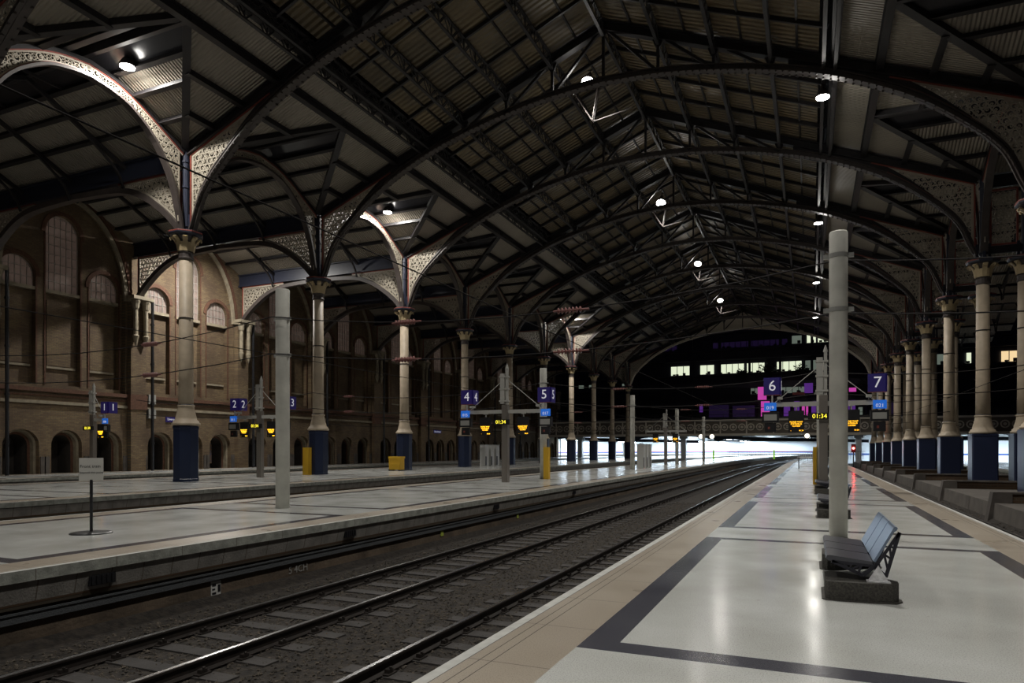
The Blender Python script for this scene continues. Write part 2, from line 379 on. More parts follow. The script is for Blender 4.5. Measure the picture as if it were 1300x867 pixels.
# ================================================================== TRACKS
def rail(x, s0, s1, label):
    prof = [(-.07, 0), (.07, 0), (.07, .012), (.012, .03), (.012, .115), (.036, .13), (.036, .155), (.03, .162), (-.03, .162), (-.036, .155), (-.036, .13), (-.012, .115), (-.012, .03), (-.07, .012)]
    n = len(prof); b = MB(); st = stations(s0, s1, [])
    vs = [(x+bend(s)+px, s, -1.062+pz) for s in st for px, pz in prof]; fs = []; ms = []
    for j in range(len(st)-1):
        for i in range(n):
            fs.append((j*n+i, j*n+(i+1) % n, (j+1)*n+(i+1) % n, (j+1)*n+i)); ms.append(1 if i in (7, ) else 0)
    b.v = vs; b.f = [f[::-1] for f in fs]; b.m = ms
    return tag(b.build('running_rail', ['rail', 'railtop']), label, 'rail')
TR = [(-8.32, -6.82, 'track beside the middle platform'), (-4.75, -3.27, 'track beside the near platform')]
rail(-8.32, -3, 200, 'steel running rail farthest from the camera between the near and middle platforms')
rail(-6.82, -3, 200, 'steel running rail in the middle of the three seen beside the near platform')
rail(-4.75, 1, 200, 'shiny steel running rail closest to the near platform edge on the left')
rail(-3.27, 1, 200, 'steel running rail tucked under the left edge of the near platform')
rail(4.15, 0, 200, 'steel running rail tucked under the right edge of the near platform')
rail(5.62, 0, 200, 'steel rail running beside the low concrete parapets')
for x, lb in ((-18.6, 'far rail'), (-20.1, 'next rail'), (-36.2, 'rail'), (-38.0, 'rail')):
    rail(x, -5, 200, {-18.6: 'rail in the pit behind the middle platform, near side', -20.1: 'rail in the pit behind the middle platform, far side',
                      -36.2: 'rail in the pit by platform one, near side', -38.0: 'rail in the pit by platform one, far side'}[x])
def make_sleeper(x):
    root = MB().box(-1.30, 1.30, -.13, .13, -.14, 0).build('sleeper', 'sleeper')
    for gx in (-.75, .75):
        c = MB(); c.box(gx-.15, gx+.15, -.10, .10, 0, .018); c.box(gx-.13, gx-.06, -.045, .045, .018, .065); c.box(gx+.06, gx+.13, -.045, .045, .018, .065)
        c.tube((gx-.12, 0, .05), (gx-.12, 0, .09), .02, n=6); c.tube((gx+.12, 0, .05), (gx+.12, 0, .09), .02, n=6)
        c.build('rail_chair', 'rail', root)
    return root
sl = make_sleeper(0); first = True
for xc, lab, gr in ((-7.57, 'concrete sleeper crossing under the rails of the track next to the middle platform', 'sleepers of the track next to the middle platform'),
                (-4.01, 'concrete sleeper under the rails of the track hugging the near platform', 'sleepers of the track hugging the near platform')):
    s = 0.6 if xc < -5 else 2.2
    while s < 88:
        o = sl if first else dup(sl)
        first = False; o.location = (xc+bend(s)+random.uniform(-.03, .03), s, -1.063); o.rotation_euler = (0, 0, random.uniform(-.01, .01)); tag(o, lab, 'sleeper', gr); s += .68
b = MB(); s = 88.6
while s < 190:
    for xc in (-7.57, -4.01): b.box(xc-1.3+bend(s), xc+1.3+bend(s), s-.13, s+.13, -1.2, -1.063)
    s += .68
s = 0
while s < 150:
    for xc in (-19.35, -37.1, 4.88): b.box(xc-1.3, xc+1.3, s-.13, s+.13, -1.2, -1.063)
    s += .68
tag(b.build('distant_sleepers', 'sleeper'), 'sleepers of the other tracks and of the far ends', 'sleepers', kind='stuff')
# loose ballast stones
b = MB()
def stone(x, y, z, r):
    vs = []
    for dx, dy, dz in ((1,0,0),(-1,0,0),(0,1,0),(0,-1,0),(0,0,1),(0,0,-1)):
        k = r*random.uniform(.6, 1.2); vs.append((x+dx*k, y+dy*k, z+dz*k*.7))
    b.add(vs, [(0,2,4),(2,1,4),(1,3,4),(3,0,4),(2,0,5),(1,2,5),(3,1,5),(0,3,5)])
for i in range(34000):
    s = 1.5+random.random()**1.6*34; x = random.uniform(-9.4, -2.9)
    stone(x, s, -1.088+random.random()*.02+(.25*max(0, -9.35-x) if x < -9.35 else 0), random.uniform(.012, .034))
for i in range(2600):
    s = 5+random.random()**1.4*40; x = random.uniform(3.7, 6.3); stone(x, s, -1.1+.35*max(0, x-5.7)+random.random()*.05, random.uniform(.02, .05))
tag(b.build('ballast_stones', 'stone'), 'loose dark ballast stones between the sleepers', 'ballast', kind='stuff')
# grubby bank against the wall of platform five
b = MB(); b.prism([(-9.45, 0, -1.2), (-10.0, 0, -1.2), (-10.0, 0, -1.02)], (0, 90, 0)); tag(b.build('dirt_bank', 'ballast'), 'dirty gravel banked against the platform wall', 'gravel', kind='stuff')
b = MB(); b.prism([(5.75, 14, -1.2), (6.0, 14, -1.2), (6.12, 14, -.9)], (0, 100, 0)); tag(b.build('gravel_bank', 'ballast'), 'dirty gravel banked against the low concrete parapets', 'gravel', kind='stuff')

# ---- parapets and column plinths on the right
b = MB(); b.prism([(6.12, 20, -1.2), (6.2, 20, -.34), (12.6, 20, -.34), (12.6, 20, -1.2)], (0, 100, 0))
tag(b.build('concrete_ledge', 'concrete2'), 'long low concrete ledge carrying the right-hand columns beside the last track', 'ledge')
def parapet():
    root = empty('cross_parapet', (0, 0, 0), '', 'parapet', 'cross parapets along the right-hand track')
    MB().box(6.75, 12.6, -.16, .16, -.5, .0).build('brick_core', 'brownbrick', root)
    c = MB(); c.prism([(5.95, -.25, -1.2), (6.75, -.25, -1.2), (6.75, -.25, .06), (6.16, -.25, .06)], (0, .5, 0)); c.build('end_pier', 'concrete', root)
    MB().box(6.3, 12.6, -.24, .24, .0, .07).build('coping', 'concrete', root)
    return root
pp = parapet()
for k in range(9):
    o = pp if k == 0 else dup(pp); o.location = (0, 20.1+BAY*k, 0)
    tag(o, 'low brick parapet wall with a concrete pier beside the right-hand track, %s from the front' % ORD[k], 'parapet')

# ================================================================== BRICK SIDE WALL
def arch_h(x, c, hw, z1, rise, pw=2.0):
    t = abs(x-c)/hw
    return z1+rise*max(0, 1-t**pw)**(1/2.0) if t < 1 else z1
def arch_outline(c, hw, z0, z1, rise, n=14, pw=2.0):
    pts = [(c-hw, z0)]
    for i in range(n+1):
        a = PI-PI*i/n; pts.append((c+hw*math.cos(a), z1+rise*abs(math.sin(a))**1.0))
    pts.append((c+hw, z0)); return pts
def wall_layer(b, x, s0, s1, z0, z1, ops, m=0, back=0.3, jm=1):
    """vertical face at x with arched openings; jambs run back by `back` metres. ops: (c, hw, zb, zs, rise)"""
    for c, hw, zb, zs, rise in ops:
        n = 14; pts = []
        for i in range(n+1):
            a = PI-PI*i/n; pts.append((c+hw*math.cos(a), zs+rise*math.sin(a)))
        for (a0, h0), (a1, h1) in zip(pts, pts[1:]):
            b.add([(x, a0, h0), (x, a1, h1), (x, a1, z1), (x, a0, z1)], [(0, 1, 2, 3)], m)
            b.add([(x, a0, h0), (x, a1, h1), (x-back, a1, h1), (x-back, a0, h0)], [(3, 2, 1, 0)], jm)
        b.add([(x, c-hw, z0), (x, c+hw, z0), (x, c+hw, zb), (x, c-hw, zb)], [(0, 1, 2, 3)], m)
        b.add([(x, c-hw, zb), (x, c+hw, zb), (x-back, c+hw, zb), (x-back, c-hw, zb)], [(0, 1, 2, 3)], jm)
        b.add([(x, c-hw, zb), (x-back, c-hw, zb), (x-back, c-hw, zs), (x, c-hw, zs)], [(0, 1, 2, 3)], jm)
        b.add([(x, c+hw, zb), (x-back, c+hw, zb), (x-back, c+hw, zs), (x, c+hw, zs)], [(3, 2, 1, 0)], jm)
    cur = s0
    for c, hw, zb, zs, rise in sorted(ops)+[(s1+1e9, 1e9, 0, 0, 0)]:
        e = min(c-hw, s1) if c < 1e8 else s1
        if e > cur: b.add([(x, cur, z0), (x, e, z0), (x, e, z1), (x, cur, z1)], [(0, 1, 2, 3)], m)
        cur = c+hw
def window(n, x, c, hw, zb, zs, rise, first=None):
    root = empty('window_%d' % n, (x, c, 0), None, None); root['kind'] = 'structure'
    for k in ('label', 'category'):
        if k in root: del root[k]
    pts = arch_outline(0, hw, zb, zs, rise, 14)
    g = MB(); m = len(pts); g.add([(0, p, z) for p, z in pts], [tuple(range(m))]); g.build('pane', 'pane', root)
    f = MB(); f.sweep([(.03, p, z) for p, z in pts+[pts[0]]], .06, .07, nrm=(1, 0, 0))
    nv = 5 if hw < 1.1 else 6
    for i in range(1, nv):
        yy = -hw+2*hw*i/nv; top = zs+rise*math.sqrt(max(0, 1-(yy/hw)**2)); f.box(.01, .05, yy-.022, yy+.022, zb, top)
    zz = zb+.62
    while zz < zs+rise-.15:
        wv = hw if zz < zs else hw*math.sqrt(max(0, 1-((zz-zs)/rise)**2)); f.box(.01, .05, -wv, wv, zz-.022, zz+.022); zz += .62
    f.build('glazing_bars', 'glaz', root)
    MB().box(-.02, .30, -hw-.15, hw+.15, zb-.22, zb).build('sill', 'stonetrim', root)
    return root
wn = 0
for k in range(-2, 10):
    sc = S0+BAY*k+BAY/2; a0 = sc-BAY/2; a1 = sc+BAY/2
    if a1 < 14: continue
    b = MB(); mats = ['brick', 'redbrick', 'stonetrim', 'void', 'concrete']
    x0 = XW; HT = 20.2
    # lower arcade
    lo = [(sc-2.95, 1.12, 0, 1.9, 1.05), (sc, 1.05, 0, 1.9, 1.05), (sc+2.95, 1.12, 0, 1.9, 1.05)]
    wall_layer(b, x0, a0, a1, 0, 5.6, lo, 0, .35, 0)
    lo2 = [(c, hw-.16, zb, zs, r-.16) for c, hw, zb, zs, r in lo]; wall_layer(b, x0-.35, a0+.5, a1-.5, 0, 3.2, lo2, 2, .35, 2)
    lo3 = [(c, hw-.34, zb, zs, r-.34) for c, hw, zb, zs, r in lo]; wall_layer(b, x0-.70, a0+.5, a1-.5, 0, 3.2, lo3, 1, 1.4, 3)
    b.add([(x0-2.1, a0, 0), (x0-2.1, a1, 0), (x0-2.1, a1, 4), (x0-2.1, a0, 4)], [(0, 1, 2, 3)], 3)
    for c, *_ in lo:
        for sg in (-1, 1): b.box(x0-.02, x0+.07, c+sg*1.35-.16, c+sg*1.35+.16, 0, 1.15, 4)
    # string courses
    b.box(x0-.05, x0+.14, a0, a1, 4.65, 4.85, 2); b.box(x0-.05, x0+.20, a0, a1, 5.45, 5.7, 1); b.box(x0-.01, x0+.06, a0, a1, 5.15, 5.25, 1)
    # big relieving arch
    big = [(sc, 4.35, 5.6, 12.6, 6.2)]
    wall_layer(b, x0, a0, a1, 5.6, HT, big, 0, .40, 0)
    for rr, mt, dx in ((4.35, 2, .09), (4.75, 1, .05)):
        pts = [(x0+dx/2, sc+rr*math.cos(PI*i/24), 12.6+(6.2+rr-4.35)*math.sin(PI*i/24)) for i in range(25)]
        b.sweep(pts, dx*2, .26, nrm=(1, 0, 0), m=mt)
    up = [(sc-2.95, 1.12, 6.0, 13.1, 1.15), (sc, 1.18, 6.0, 16.2, 1.35), (sc+2.95, 1.12, 6.0, 13.1, 1.15)]
    wall_layer(b, x0-.40, sc-4.4, sc+4.4, 5.6, HT, up, 0, .34, 0)
    for c, hw, zb, zs, r in up:
        pts = [(x0-.38, c+(hw+.16)*math.cos(PI*i/16), zs+(r+.16)*math.sin(PI*i/16)) for i in range(17)]
        b.sweep(pts, .10, .28, nrm=(1, 0, 0), m=1); b.box(x0-.41, x0-.35, c+hw+.0, c+hw+.10, 6.0, zs, 1); b.box(x0-.41, x0-.35, c-hw-.10, c-hw, 6.0, zs, 1)
        b.add([(x0-.74, c-hw, 5.9), (x0-.74, c+hw, 5.9), (x0-.74, c+hw, 12.4), (x0-.74, c-hw, 12.4)], [(0, 1, 2, 3)], 0)
        b.box(x0-.74, x0-.66, c-hw+.25, c+hw-.25, 7.3, 11.7, 0); b.box(x0-.74, x0-.60, c-hw+.2, c+hw-.2, 7.1, 7.25, 2)
    b.build('wall_left', mats).update_tag(); o = C.objects[-1] if False else None
    for c, hw, zb, zs, r in up:
        wn += 1; window(wn, x0-.70, c, hw, 12.4, zs, r)
    # pilaster, corbel shaft and downpipe on the column line
    b = MB(); b.box(x0, x0+.38, a1-.62, a1+.62, 0, 12.9, 0); b.box(x0, x0+.45, a1-.7, a1+.7, 4.6, 5.7, 1); b.box(x0, x0+.55, a1-.8, a1+.8, 12.6, 13.0, 2)
    b.build('wall_pilaster', ['brick', 'redbrick', 'stonetrim'])
    b = MB()
    for dy in (-.42, .42):
        b.lathe([(.02, 9.3), (.10, 9.5), (.20, 9.9), (.24, 10.05), (.17, 10.15), (.16, 12.0), (.22, 12.1), (.28, 12.45), (.34, 12.6), (.34, 12.75)], 10, (x0+.62, a1+dy))
    b.box(x0+.3, x0+1.0, a1-.85, a1+.85, 12.75, 13.0); tag(b.build('corbel_shafts', 'stonetrim'), 'pair of pale stone corbel shafts on the brick wall, %s from the front' % ORD[k+1], 'corbel')
    b = MB(); b.tube((x0+.6, a1+1.0, 0), (x0+.6, a1+1.0, 13), .11, n=8)
    for z in (2, 5, 8, 11): b.tube((x0+.6, a1+1.0, z), (x0+.6, a1+1.0, z+.15), .15, n=8)
    tag(b.build('downpipe', 'black'), 'black cast iron downpipe on the brick wall, %s from the front' % ORD[k+1], 'drainpipe')
for o in list(C.objects):
    if o.name.startswith('wall_'): o['kind'] = 'structure'

# ================================================================== FILIGREE
def filigree(b, inside, x0, x1, z0, z1, pitch, t=.05, frame=lambda u, v: (u, 0, v), A=(1, 0, 0), B=(0, 0, 1), m=0, seed=1):
    rnd = random.Random(seed); j = 0; v = z0; R0 = pitch*.53
    Av = Vector(A); Bv = Vector(B); e = Av.cross(Bv)
    while v < z1:
        u = x0+(pitch/2 if j % 2 else 0)
        while u < x1:
            for R, du, dv in ((R0, 0, 0), (R0*.5, -.25, -.22), (R0*.5, .25, -.22), (R0*.5, -.25, .22), (R0*.5, .25, .22)):
                uu = u+du*pitch; vv = v+dv*pitch
                if not inside(uu, vv, R*.95): continue
                c = frame(uu, vv); a0 = rnd.uniform(0, 6.28)
                b.ring(c, A, B, R*.70, R, t, 8 if R == R0 else 6, m)
                if R == R0:
                    b.ring(Vector(c)+(Av*math.cos(a0)+Bv*math.sin(a0))*R*.28, A, B, R*.18, R*.42, t, 6, m)
                    break
            u += pitch
        v += pitch*.87; j += 1

# ================================================================== NAVE ROOF TRUSS
UP = lambda u: 16.75+.40*u            # upper chord centre, u from the column line
LOW = [(.35, 12.75), (.6, 13.3), (1.1, 14.5), (1.8, 15.4), (2.6, 16.15), (4.0, 17.3), (5.7, 18.35), (8.2, 19.5), (10.6, 20.25), (13.2, 20.85), (16, 21.3), (19.13, 21.5)]
LOWc = [(p.x, p.z) for p in smoothpts([(u, 0, z) for u, z in LOW], 4)]
CH = 'iron'
def truss(pale=False):
    root = empty('roof_truss', (XC, 0, 0), '', 'roof truss', 'arched roof trusses of the main span')
    for sg in (-1, 1):
        X = lambda u: sg*(HALF-u)
        c = MB(); c.sweep([(X(.25), 0, UP(.25)), (X(HALF), 0, UP(HALF))], .14, .46); c.sweep([(X(.25), 0, UP(.25)-.22), (X(HALF), 0, UP(HALF)-.22)], .42, .06)
        c.sweep([(X(.25), 0, UP(.25)+.22), (X(HALF), 0, UP(HALF)+.22)], .42, .06); c.build('upper_chord', CH, root)
        c = MB(); P = [(X(u), 0, z) for u, z in LOWc]; c.sweep(P, .12, .34)
        n = Vector((0, 1, 0)); Q = []
        c.sweep([(x, 0, z-.15) for x, _, z in P], .46, .07); c.sweep([(x, 0, z+.14) for x, _, z in P], .30, .05)
        for (u0, z0), (u1, z1) in zip(LOWc[6:], LOWc[7:]):
            L = math.hypot(u1-u0, z1-z0); k = max(1, int(L/.28))
            for i in range(k):
                t = (i+.5)/k; u = u0+(u1-u0)*t; z = z0+(z1-z0)*t
                for dy in (-.17, .17): c.box(X(u)-.04, X(u)+.04, dy-.04, dy+.04, z-.24, z-.18)
        c.build('lower_arch', 'iron2' if not pale else 'brgd', root)
        # solid web where the two members run together
        c = MB(); us = [2.4+i*.5 for i in range(18)]
        for a, d in zip(us, us[1:]):
            la, ld = interp(LOWc, a), interp(LOWc, d); ta, td = UP(a), UP(d)
            if a < 5.2: ta = la+.30+max(0, (a-2.4))*.10; td = ld+.30+max(0, (d-2.4))*.10
            ta = min(ta, UP(a)); td = min(td, UP(d))
            if td-ld > .9 or a > 9.6: continue
            c.prism([(X(a), -.04, la), (X(d), -.04, ld), (X(d), -.04, td), (X(a), -.04, ta)], (0, .08, 0))
        if c.v: c.build('web_plate', CH, root)
        # struts
        nodes = [10.7, 13.4, 16.2]
        for i, u in enumerate(nodes):
            MB().bar((X(u), 0, UP(u)), (X(u), 0, interp(LOWc, u)), .14, .14, up=(0, 1, 0)).build('strut', CH, root)
            un = (nodes+[HALF])[i+1]
            MB().bar((X(u), 0, interp(LOWc, u)), (X(un), 0, UP(un)), .14, .16, up=(0, 1, 0)).build('strut', CH, root)
            c = MB(); zt = UP(u); c.prism([(X(u)-.28, -.06, zt-.2), (X(u)+.28, -.06, zt-.2), (X(u)+.12, -.06, zt-.62), (X(u)-.12, -.06, zt-.62)], (0, .12, 0)); c.build('gusset_plate', CH, root)
        # spandrel of scrolled ironwork
        def inside(u, z, mrg): return u > .45+mrg and u < 6.2 and z > interp(LOWc, u)+.22+mrg and z < UP(u)-.26-mrg*.6
        c = MB(); filigree(c, inside, .5, 6.0, 13.0, 19.2, .33, frame=lambda u, v: (X(u), 0, v), seed=3)
        c.sweep([(X(u), 0, z+.29) for u, z in LOWc if .5 < u < 5.0], .06, .10); c.bar((X(.50), 0, 13.3), (X(.50), 0, UP(.5)-.3), .06, .12); c.bar((X(.45), 0, UP(.4)-.36), (X(5.0), 0, UP(5.0)-.36), .06, .12); sp = c.build('spandrel', 'cream', root)
        c = MB(); c.bar((X(.40), 0, 13.1), (X(.40), 0, UP(.4)-.2), .16, .07); c.bar((X(.40), 0, UP(.4)-.28), (X(5.6), 0, UP(5.6)-.28), .16, .07)
        c.sweep([(X(u), 0, z+.21) for u, z in LOWc if .45 < u < 5.2], .10, .05); c.build('red_edging', 'red', sp)
    MB().bar((0, 0, UP(HALF)), (0, 0, 21.5), .14, .14, up=(0, 1, 0)).build('king_post', CH, root)
    return root
tr = truss()
for k in range(-2, 9):
    o = tr if k == -2 else dup(tr); o.location = (XC, S0+BAY*k, 0); tag(o, 'dark iron arched roof truss with scrolled spandrels over the main hall, %s from the front' % ORD[k+2], 'roof truss')
tp = truss(True); tp.location = (XC, S0+BAY*9, 0); tag(tp, 'pale arched truss closing the far end of the main roof', 'roof truss')

# end gable sheeting behind the last truss
b = MB(); P = []
for u, z in LOWc: P.append((XL+u, z))
pts = [(XL+u, z) for u, z in LOWc]+[(XR-u, z) for u, z in reversed(LOWc)]
for (x0, z0), (x1, z1) in zip(pts, pts[1:]):
    t0 = 17.1+.4*min(x0-XL, XR-x0); t1 = 17.1+.4*min(x1-XL, XR-x1)
    b.add([(x0, S0+BAY*9+.3, z0), (x1, S0+BAY*9+.3, z1), (x1, S0+BAY*9+.3, t1), (x0, S0+BAY*9+.3, t0)], [(0, 1, 2, 3)])
tag(b.build('wall_end_gable', 'brgd'), kind='structure')

# ================================================================== NAVE ROOF SURFACE
ZN = lambda u: 17.1+.40*u
SF = S0-3*BAY; SB = S0+BAY*9+.6
b = MB()
for sg in (-1, 1):
    X = lambda u: XC+sg*(HALF-u)
    def quad(u0, u1, m):
        v = [(X(u0), SF, ZN(u0)), (X(u0), SB, ZN(u0)), (X(u1), SB, ZN(u1)), (X(u1), SF, ZN(u1))]
        b.add(v, [(0, 1, 2, 3) if sg < 0 else (3, 2, 1, 0)], m)
    quad(6.0, 8.0, 0); quad(8.55, HALF, 1)
    # step with a narrow glazed strip between the pale deck and the brown sheets
    v = [(X(8.0), SF, ZN(8)), (X(8.0), SB, ZN(8)), (X(8.0), SB, ZN(8)+.5), (X(8.0), SF, ZN(8)+.5)]; b.add(v, [(0, 1, 2, 3)], 2)
    v = [(X(8.0), SF, ZN(8)+.5), (X(8.0), SB, ZN(8)+.5), (X(8.55), SB, ZN(8.55)), (X(8.55), SF, ZN(8.55))]; b.add(v, [(0, 1, 2, 3)], 2)
tag(b.build('ceiling', ['panel_y', 'upper', 'glassroof']), kind='structure')
def purlin_label(sg, i): return ['left', 'right'][sg > 0], ORD[i]
LEN0 = S0-2*BAY; LEN1 = S0+9*BAY
lat = MB(); H = .70
lat.bar((0, LEN0, H/2), (0, LEN1, H/2), .16, .08); lat.bar((0, LEN0, -H/2), (0, LEN1, -H/2), .16, .07)
lac = MB(); y = LEN0; up = True
while y < LEN1-.5:
    for dx in (-.07, .07): lac.bar((dx, y, -H/2 if up else H/2), (dx, y+.64, H/2 if up else -H/2), .03, .06)
    if up: lac.bar((0, y, -H/2), (0, y, H/2), .05, .05)
    y += .64; up = not up
PR = None
for sg in (-1, 1):
    for i, u in enumerate((8.35, 10.7, 13.4, 16.2)):
        lab = 'long lattice girder on the %s slope of the main roof, %s up from the eaves' % (['left', 'right'][sg > 0], ORD[i])
        if PR is None:
            PR = empty('lattice_purlin', (0, 0, 0), lab, 'girder', 'lattice girders running along the main roof'); lat.build('chords', 'iron', PR); lac.build('lacing', 'iron', PR); o = PR
        else: o = dup(PR)
        o.location = (XC+sg*(HALF-u), 0, ZN(u)-.52+(.1 if i == 0 else 0)); tag(o, lab)
        if i == 0:   # second plane of the eaves box girder
            o = dup(PR); o.location = (XC+sg*(HALF-u+.5), 0, ZN(u)-.62); tag(o, 'outer lattice girder paired with the lowest one on the %s roof slope' % ['left', 'right'][sg > 0])
o = dup(PR); o.location = (XC, 0, ZN(HALF)-.55); tag(o, 'lattice girder running under the ridge of the main roof')
hp = None
for sg in (-1, 1):
    for i, (u, sz) in enumerate(((6.0, .34), (7.85, .34))):
        c = MB(); c.box(-.20, .20, LEN0-8, LEN1, -.02, .03); c.box(-.05, .05, LEN0-8, LEN1, -.34, 0); c.box(-.17, .17, LEN0-8, LEN1, -.38, -.33)
        o = c.build('eaves_girder', 'iron'); o.location = (XC+sg*(HALF-u), 0, ZN(u)-.03)
        tag(o, 'plated girder edging the pale roof strip on the %s slope, %s one' % (['left', 'right'][sg > 0], ['lower', 'upper'][i]), 'girder', 'plated girders along the pale roof strips')
    for i, u in enumerate((9.5, 12.05, 14.8, 17.6)):
        c = MB(); c.box(-.05, .05, LEN0-8, LEN1, -.08, .03); o = c.build('roof_batten', 'iron'); o.location = (XC+sg*(HALF-u), 0, ZN(u)-.03)
        tag(o, 'thin iron bar along the brown sheeting of the %s slope, %s up' % (['left', 'right'][sg > 0], ORD[i]), 'roof bar', 'thin bars under the brown roof sheets')
RF = MB()
RF.sweep([(-(HALF-8.2), 0, ZN(8.2)-.12), (0, 0, ZN(HALF)-.12), (HALF-8.2, 0, ZN(8.2)-.12)], .12, .2)
rf = RF.build('roof_rafter', 'iron'); rf.location = (XC, S0-2*BAY+BAY/4, 0); n = 0
tag(rf, 'dark rafter pair under the brown sheets between two roof trusses', 'rafter', 'rafters between the roof trusses')
for k in range(-2, 9):
    for j in (1, 2, 3):
        if k == -2 and j == 1: continue
        o = dup(rf); o.location = (XC, S0+BAY*k+BAY/4*j, 0)

# ================================================================== CROSS GABLES
SL = (19.5-17.1)/(BAY/2)
def cross_gable(sg, xout):
    """one bay, origin at the column line on the valley at s=0 .. BAY; X measured outward from the nave column"""
    root = empty('cross_gable_roof', (0, 0, 0), '', 'gable roof', 'cross gable roofs over the %s aisle' % ('left' if sg < 0 else 'right'))
    H2 = BAY/2
    for e in (0, 1):
        V = lambda v: v if e == 0 else BAY-v
        Z = lambda v: 17.1+SL*v
        U = lambda u: -sg*u       # towards the nave
        O = sg*xout
        fl = (e == 0) == (sg < 0)
        c = MB(); c.add([(O, V(0), Z(0)), (0, V(0), Z(0)), (U(6*.78), V(H2*.78), Z(H2*.78)), (O, V(H2*.78), Z(H2*.78))], [(0, 1, 2, 3) if fl else (3, 2, 1, 0)]); c.build('gable_deck', 'panel_x', root)
        c = MB(); c.add([(O, V(H2*.78), Z(H2*.78)), (U(6*.78), V(H2*.78), Z(H2*.78)), (U(6), V(H2), Z(H2)), (O, V(H2), Z(H2))], [(0, 1, 2, 3) if fl else (3, 2, 1, 0)]); c.build('ridge_glazing', 'glassroof', root)
        c = MB(); c.add([(0, V(0), 17.1), (U(6), V(H2), 19.5), (U(6), V(0), 19.5)], [(0, 1, 2) if fl else (2, 1, 0)]); c.build('slope_deck', 'panel_y', root)
        c = MB(); c.bar((0, V(.05), 16.98), (U(6), V(H2), 19.36), .34, .26); c.build('valley_beam', 'iron', root)
        for v in (1.55, 2.95, H2*.78):
            c = MB(); c.box(min(O, U(v*6/H2)), max(O, U(v*6/H2)), V(v)-.06, V(v)+.06, Z(v)-.20, Z(v)-.01); c.box(min(O, U(v*6/H2)), max(O, U(v*6/H2)), V(v)-.15, V(v)+.15, Z(v)-.23, Z(v)-.19); c.build('gable_purlin', 'iron', root)
        for u in (2.0, 3.9):
            vv = u*H2/6; a, d = V(0), V(vv); c = MB(); z = ZN(u); c.box(U(u)-.06, U(u)+.06, min(a, d), max(a, d), z-.30, z-.01); c.box(U(u)-.15, U(u)+.15, min(a, d), max(a, d), z-.33, z-.29); c.build('slope_purlin', 'iron', root)
        for q in (1, 2, 3):
            xx = O*q/4+0; c = MB(); c.bar((xx, V(.1), Z(.1)-.42), (xx, V(H2), Z(H2)-.42), .16, .2)
            pts = smoothpts([(xx, V(.2), 15.6), (xx, V(.55), 16.35), (xx, V(1.3), 17.0), (xx, V(2.3), Z(2.3)-.5)], 4); c.sweep(pts, .12, .10, nrm=(1, 0, 0)); c.build('gable_rafter', 'iron', root)
    c = MB(); c.box(min(O, U(6)), max(O, U(6)), H2-.1, H2+.1, 19.1, 19.5); c.build('ridge_beam', 'iron', root)
    # well with skylight frame around the lamp position
    c = MB()
    for q in (.2, .45, .7, .95):
        c.box(O*q-.05, O*q+.05, H2-1.1, H2+1.1, 18.85, 18.98)
    c.build('skylight_frame', 'iron', root)
    return root
gl = cross_gable(-1, XL-XW+.4); gr = cross_gable(1, 15)
for k in range(-2, 9):
    for g, x, nm in ((gl, XL, 'left'), (gr, XR, 'right')):
        o = g if k == -2 else dup(g); o.location = (x, S0+BAY*k, 0)
        tag(o, 'pale ribbed cross gable roof with dark beams over the %s aisle, %s from the front' % (nm, ORD[k+2]), 'gable roof')

# aisle girders and arches from column to wall
def aisle_arch():
    root = empty('aisle_arch', (0, 0, 0), '', 'arch', 'iron arches across the aisle by the brick wall'); W = XL-XW
    low = [(.35, 12.75), (.6, 13.2), (1.6, 14.1), (3.2, 15.1), (5.0, 15.6), (W/2, 15.78)]
    for u0, d in ((0, -1), (-W, 1)):
        P = smoothpts([(u0+d*u, 0, z) for u, z in low], 4); c = MB(); c.sweep(P, .40, .30); c.build('arch_rib', 'iron2', root)
        lc = [(abs(p.x-u0), p.z) for p in P]
        c = MB(); filigree(c, lambda u, z, mr: u > .45+mr and u < 5.2 and z > interp(lc, u)+.18+mr and z < 15.95-mr, .5, 5.2, 13, 16, .33, frame=lambda u, v: (u0+d*u, 0, v), seed=9); c.sweep([(u0+d*u, 0, z+.24) for u, z in lc if .5 < u < 4.6], .06, .10); c.bar((u0+d*.5, 0, 13.3), (u0+d*.5, 0, 15.9), .06, .12); c.bar((u0+d*.5, 0, 15.87), (u0+d*5, 0, 15.87), .06, .10); sp = c.build('spandrel', 'cream', root)
        c = MB(); c.bar((u0+d*.4, 0, 13.1), (u0+d*.4, 0, 15.95), .16, .07); c.bar((u0+d*.4, 0, 15.95), (u0+d*5, 0, 15.95), .16, .07); c.build('red_edging', 'red', sp)
    c = MB(); c.box(-W, -.1, -.07, .07, 16.0, 17.0); c.box(-W, -.1, -.22, .22, 16.95, 17.03); c.box(-W, -.1, -.22, .22, 15.98, 16.06); c.build('plate_girder', 'navyiron', root)
    return root
aa = aisle_arch()
for k in range(-1, 10):
    o = aa if k == -1 else dup(aa); o.location = (XL, S0+BAY*k, 0); tag(o, 'iron arch and plate girder between column and brick wall, %s from the front' % ORD[k+1], 'arch')

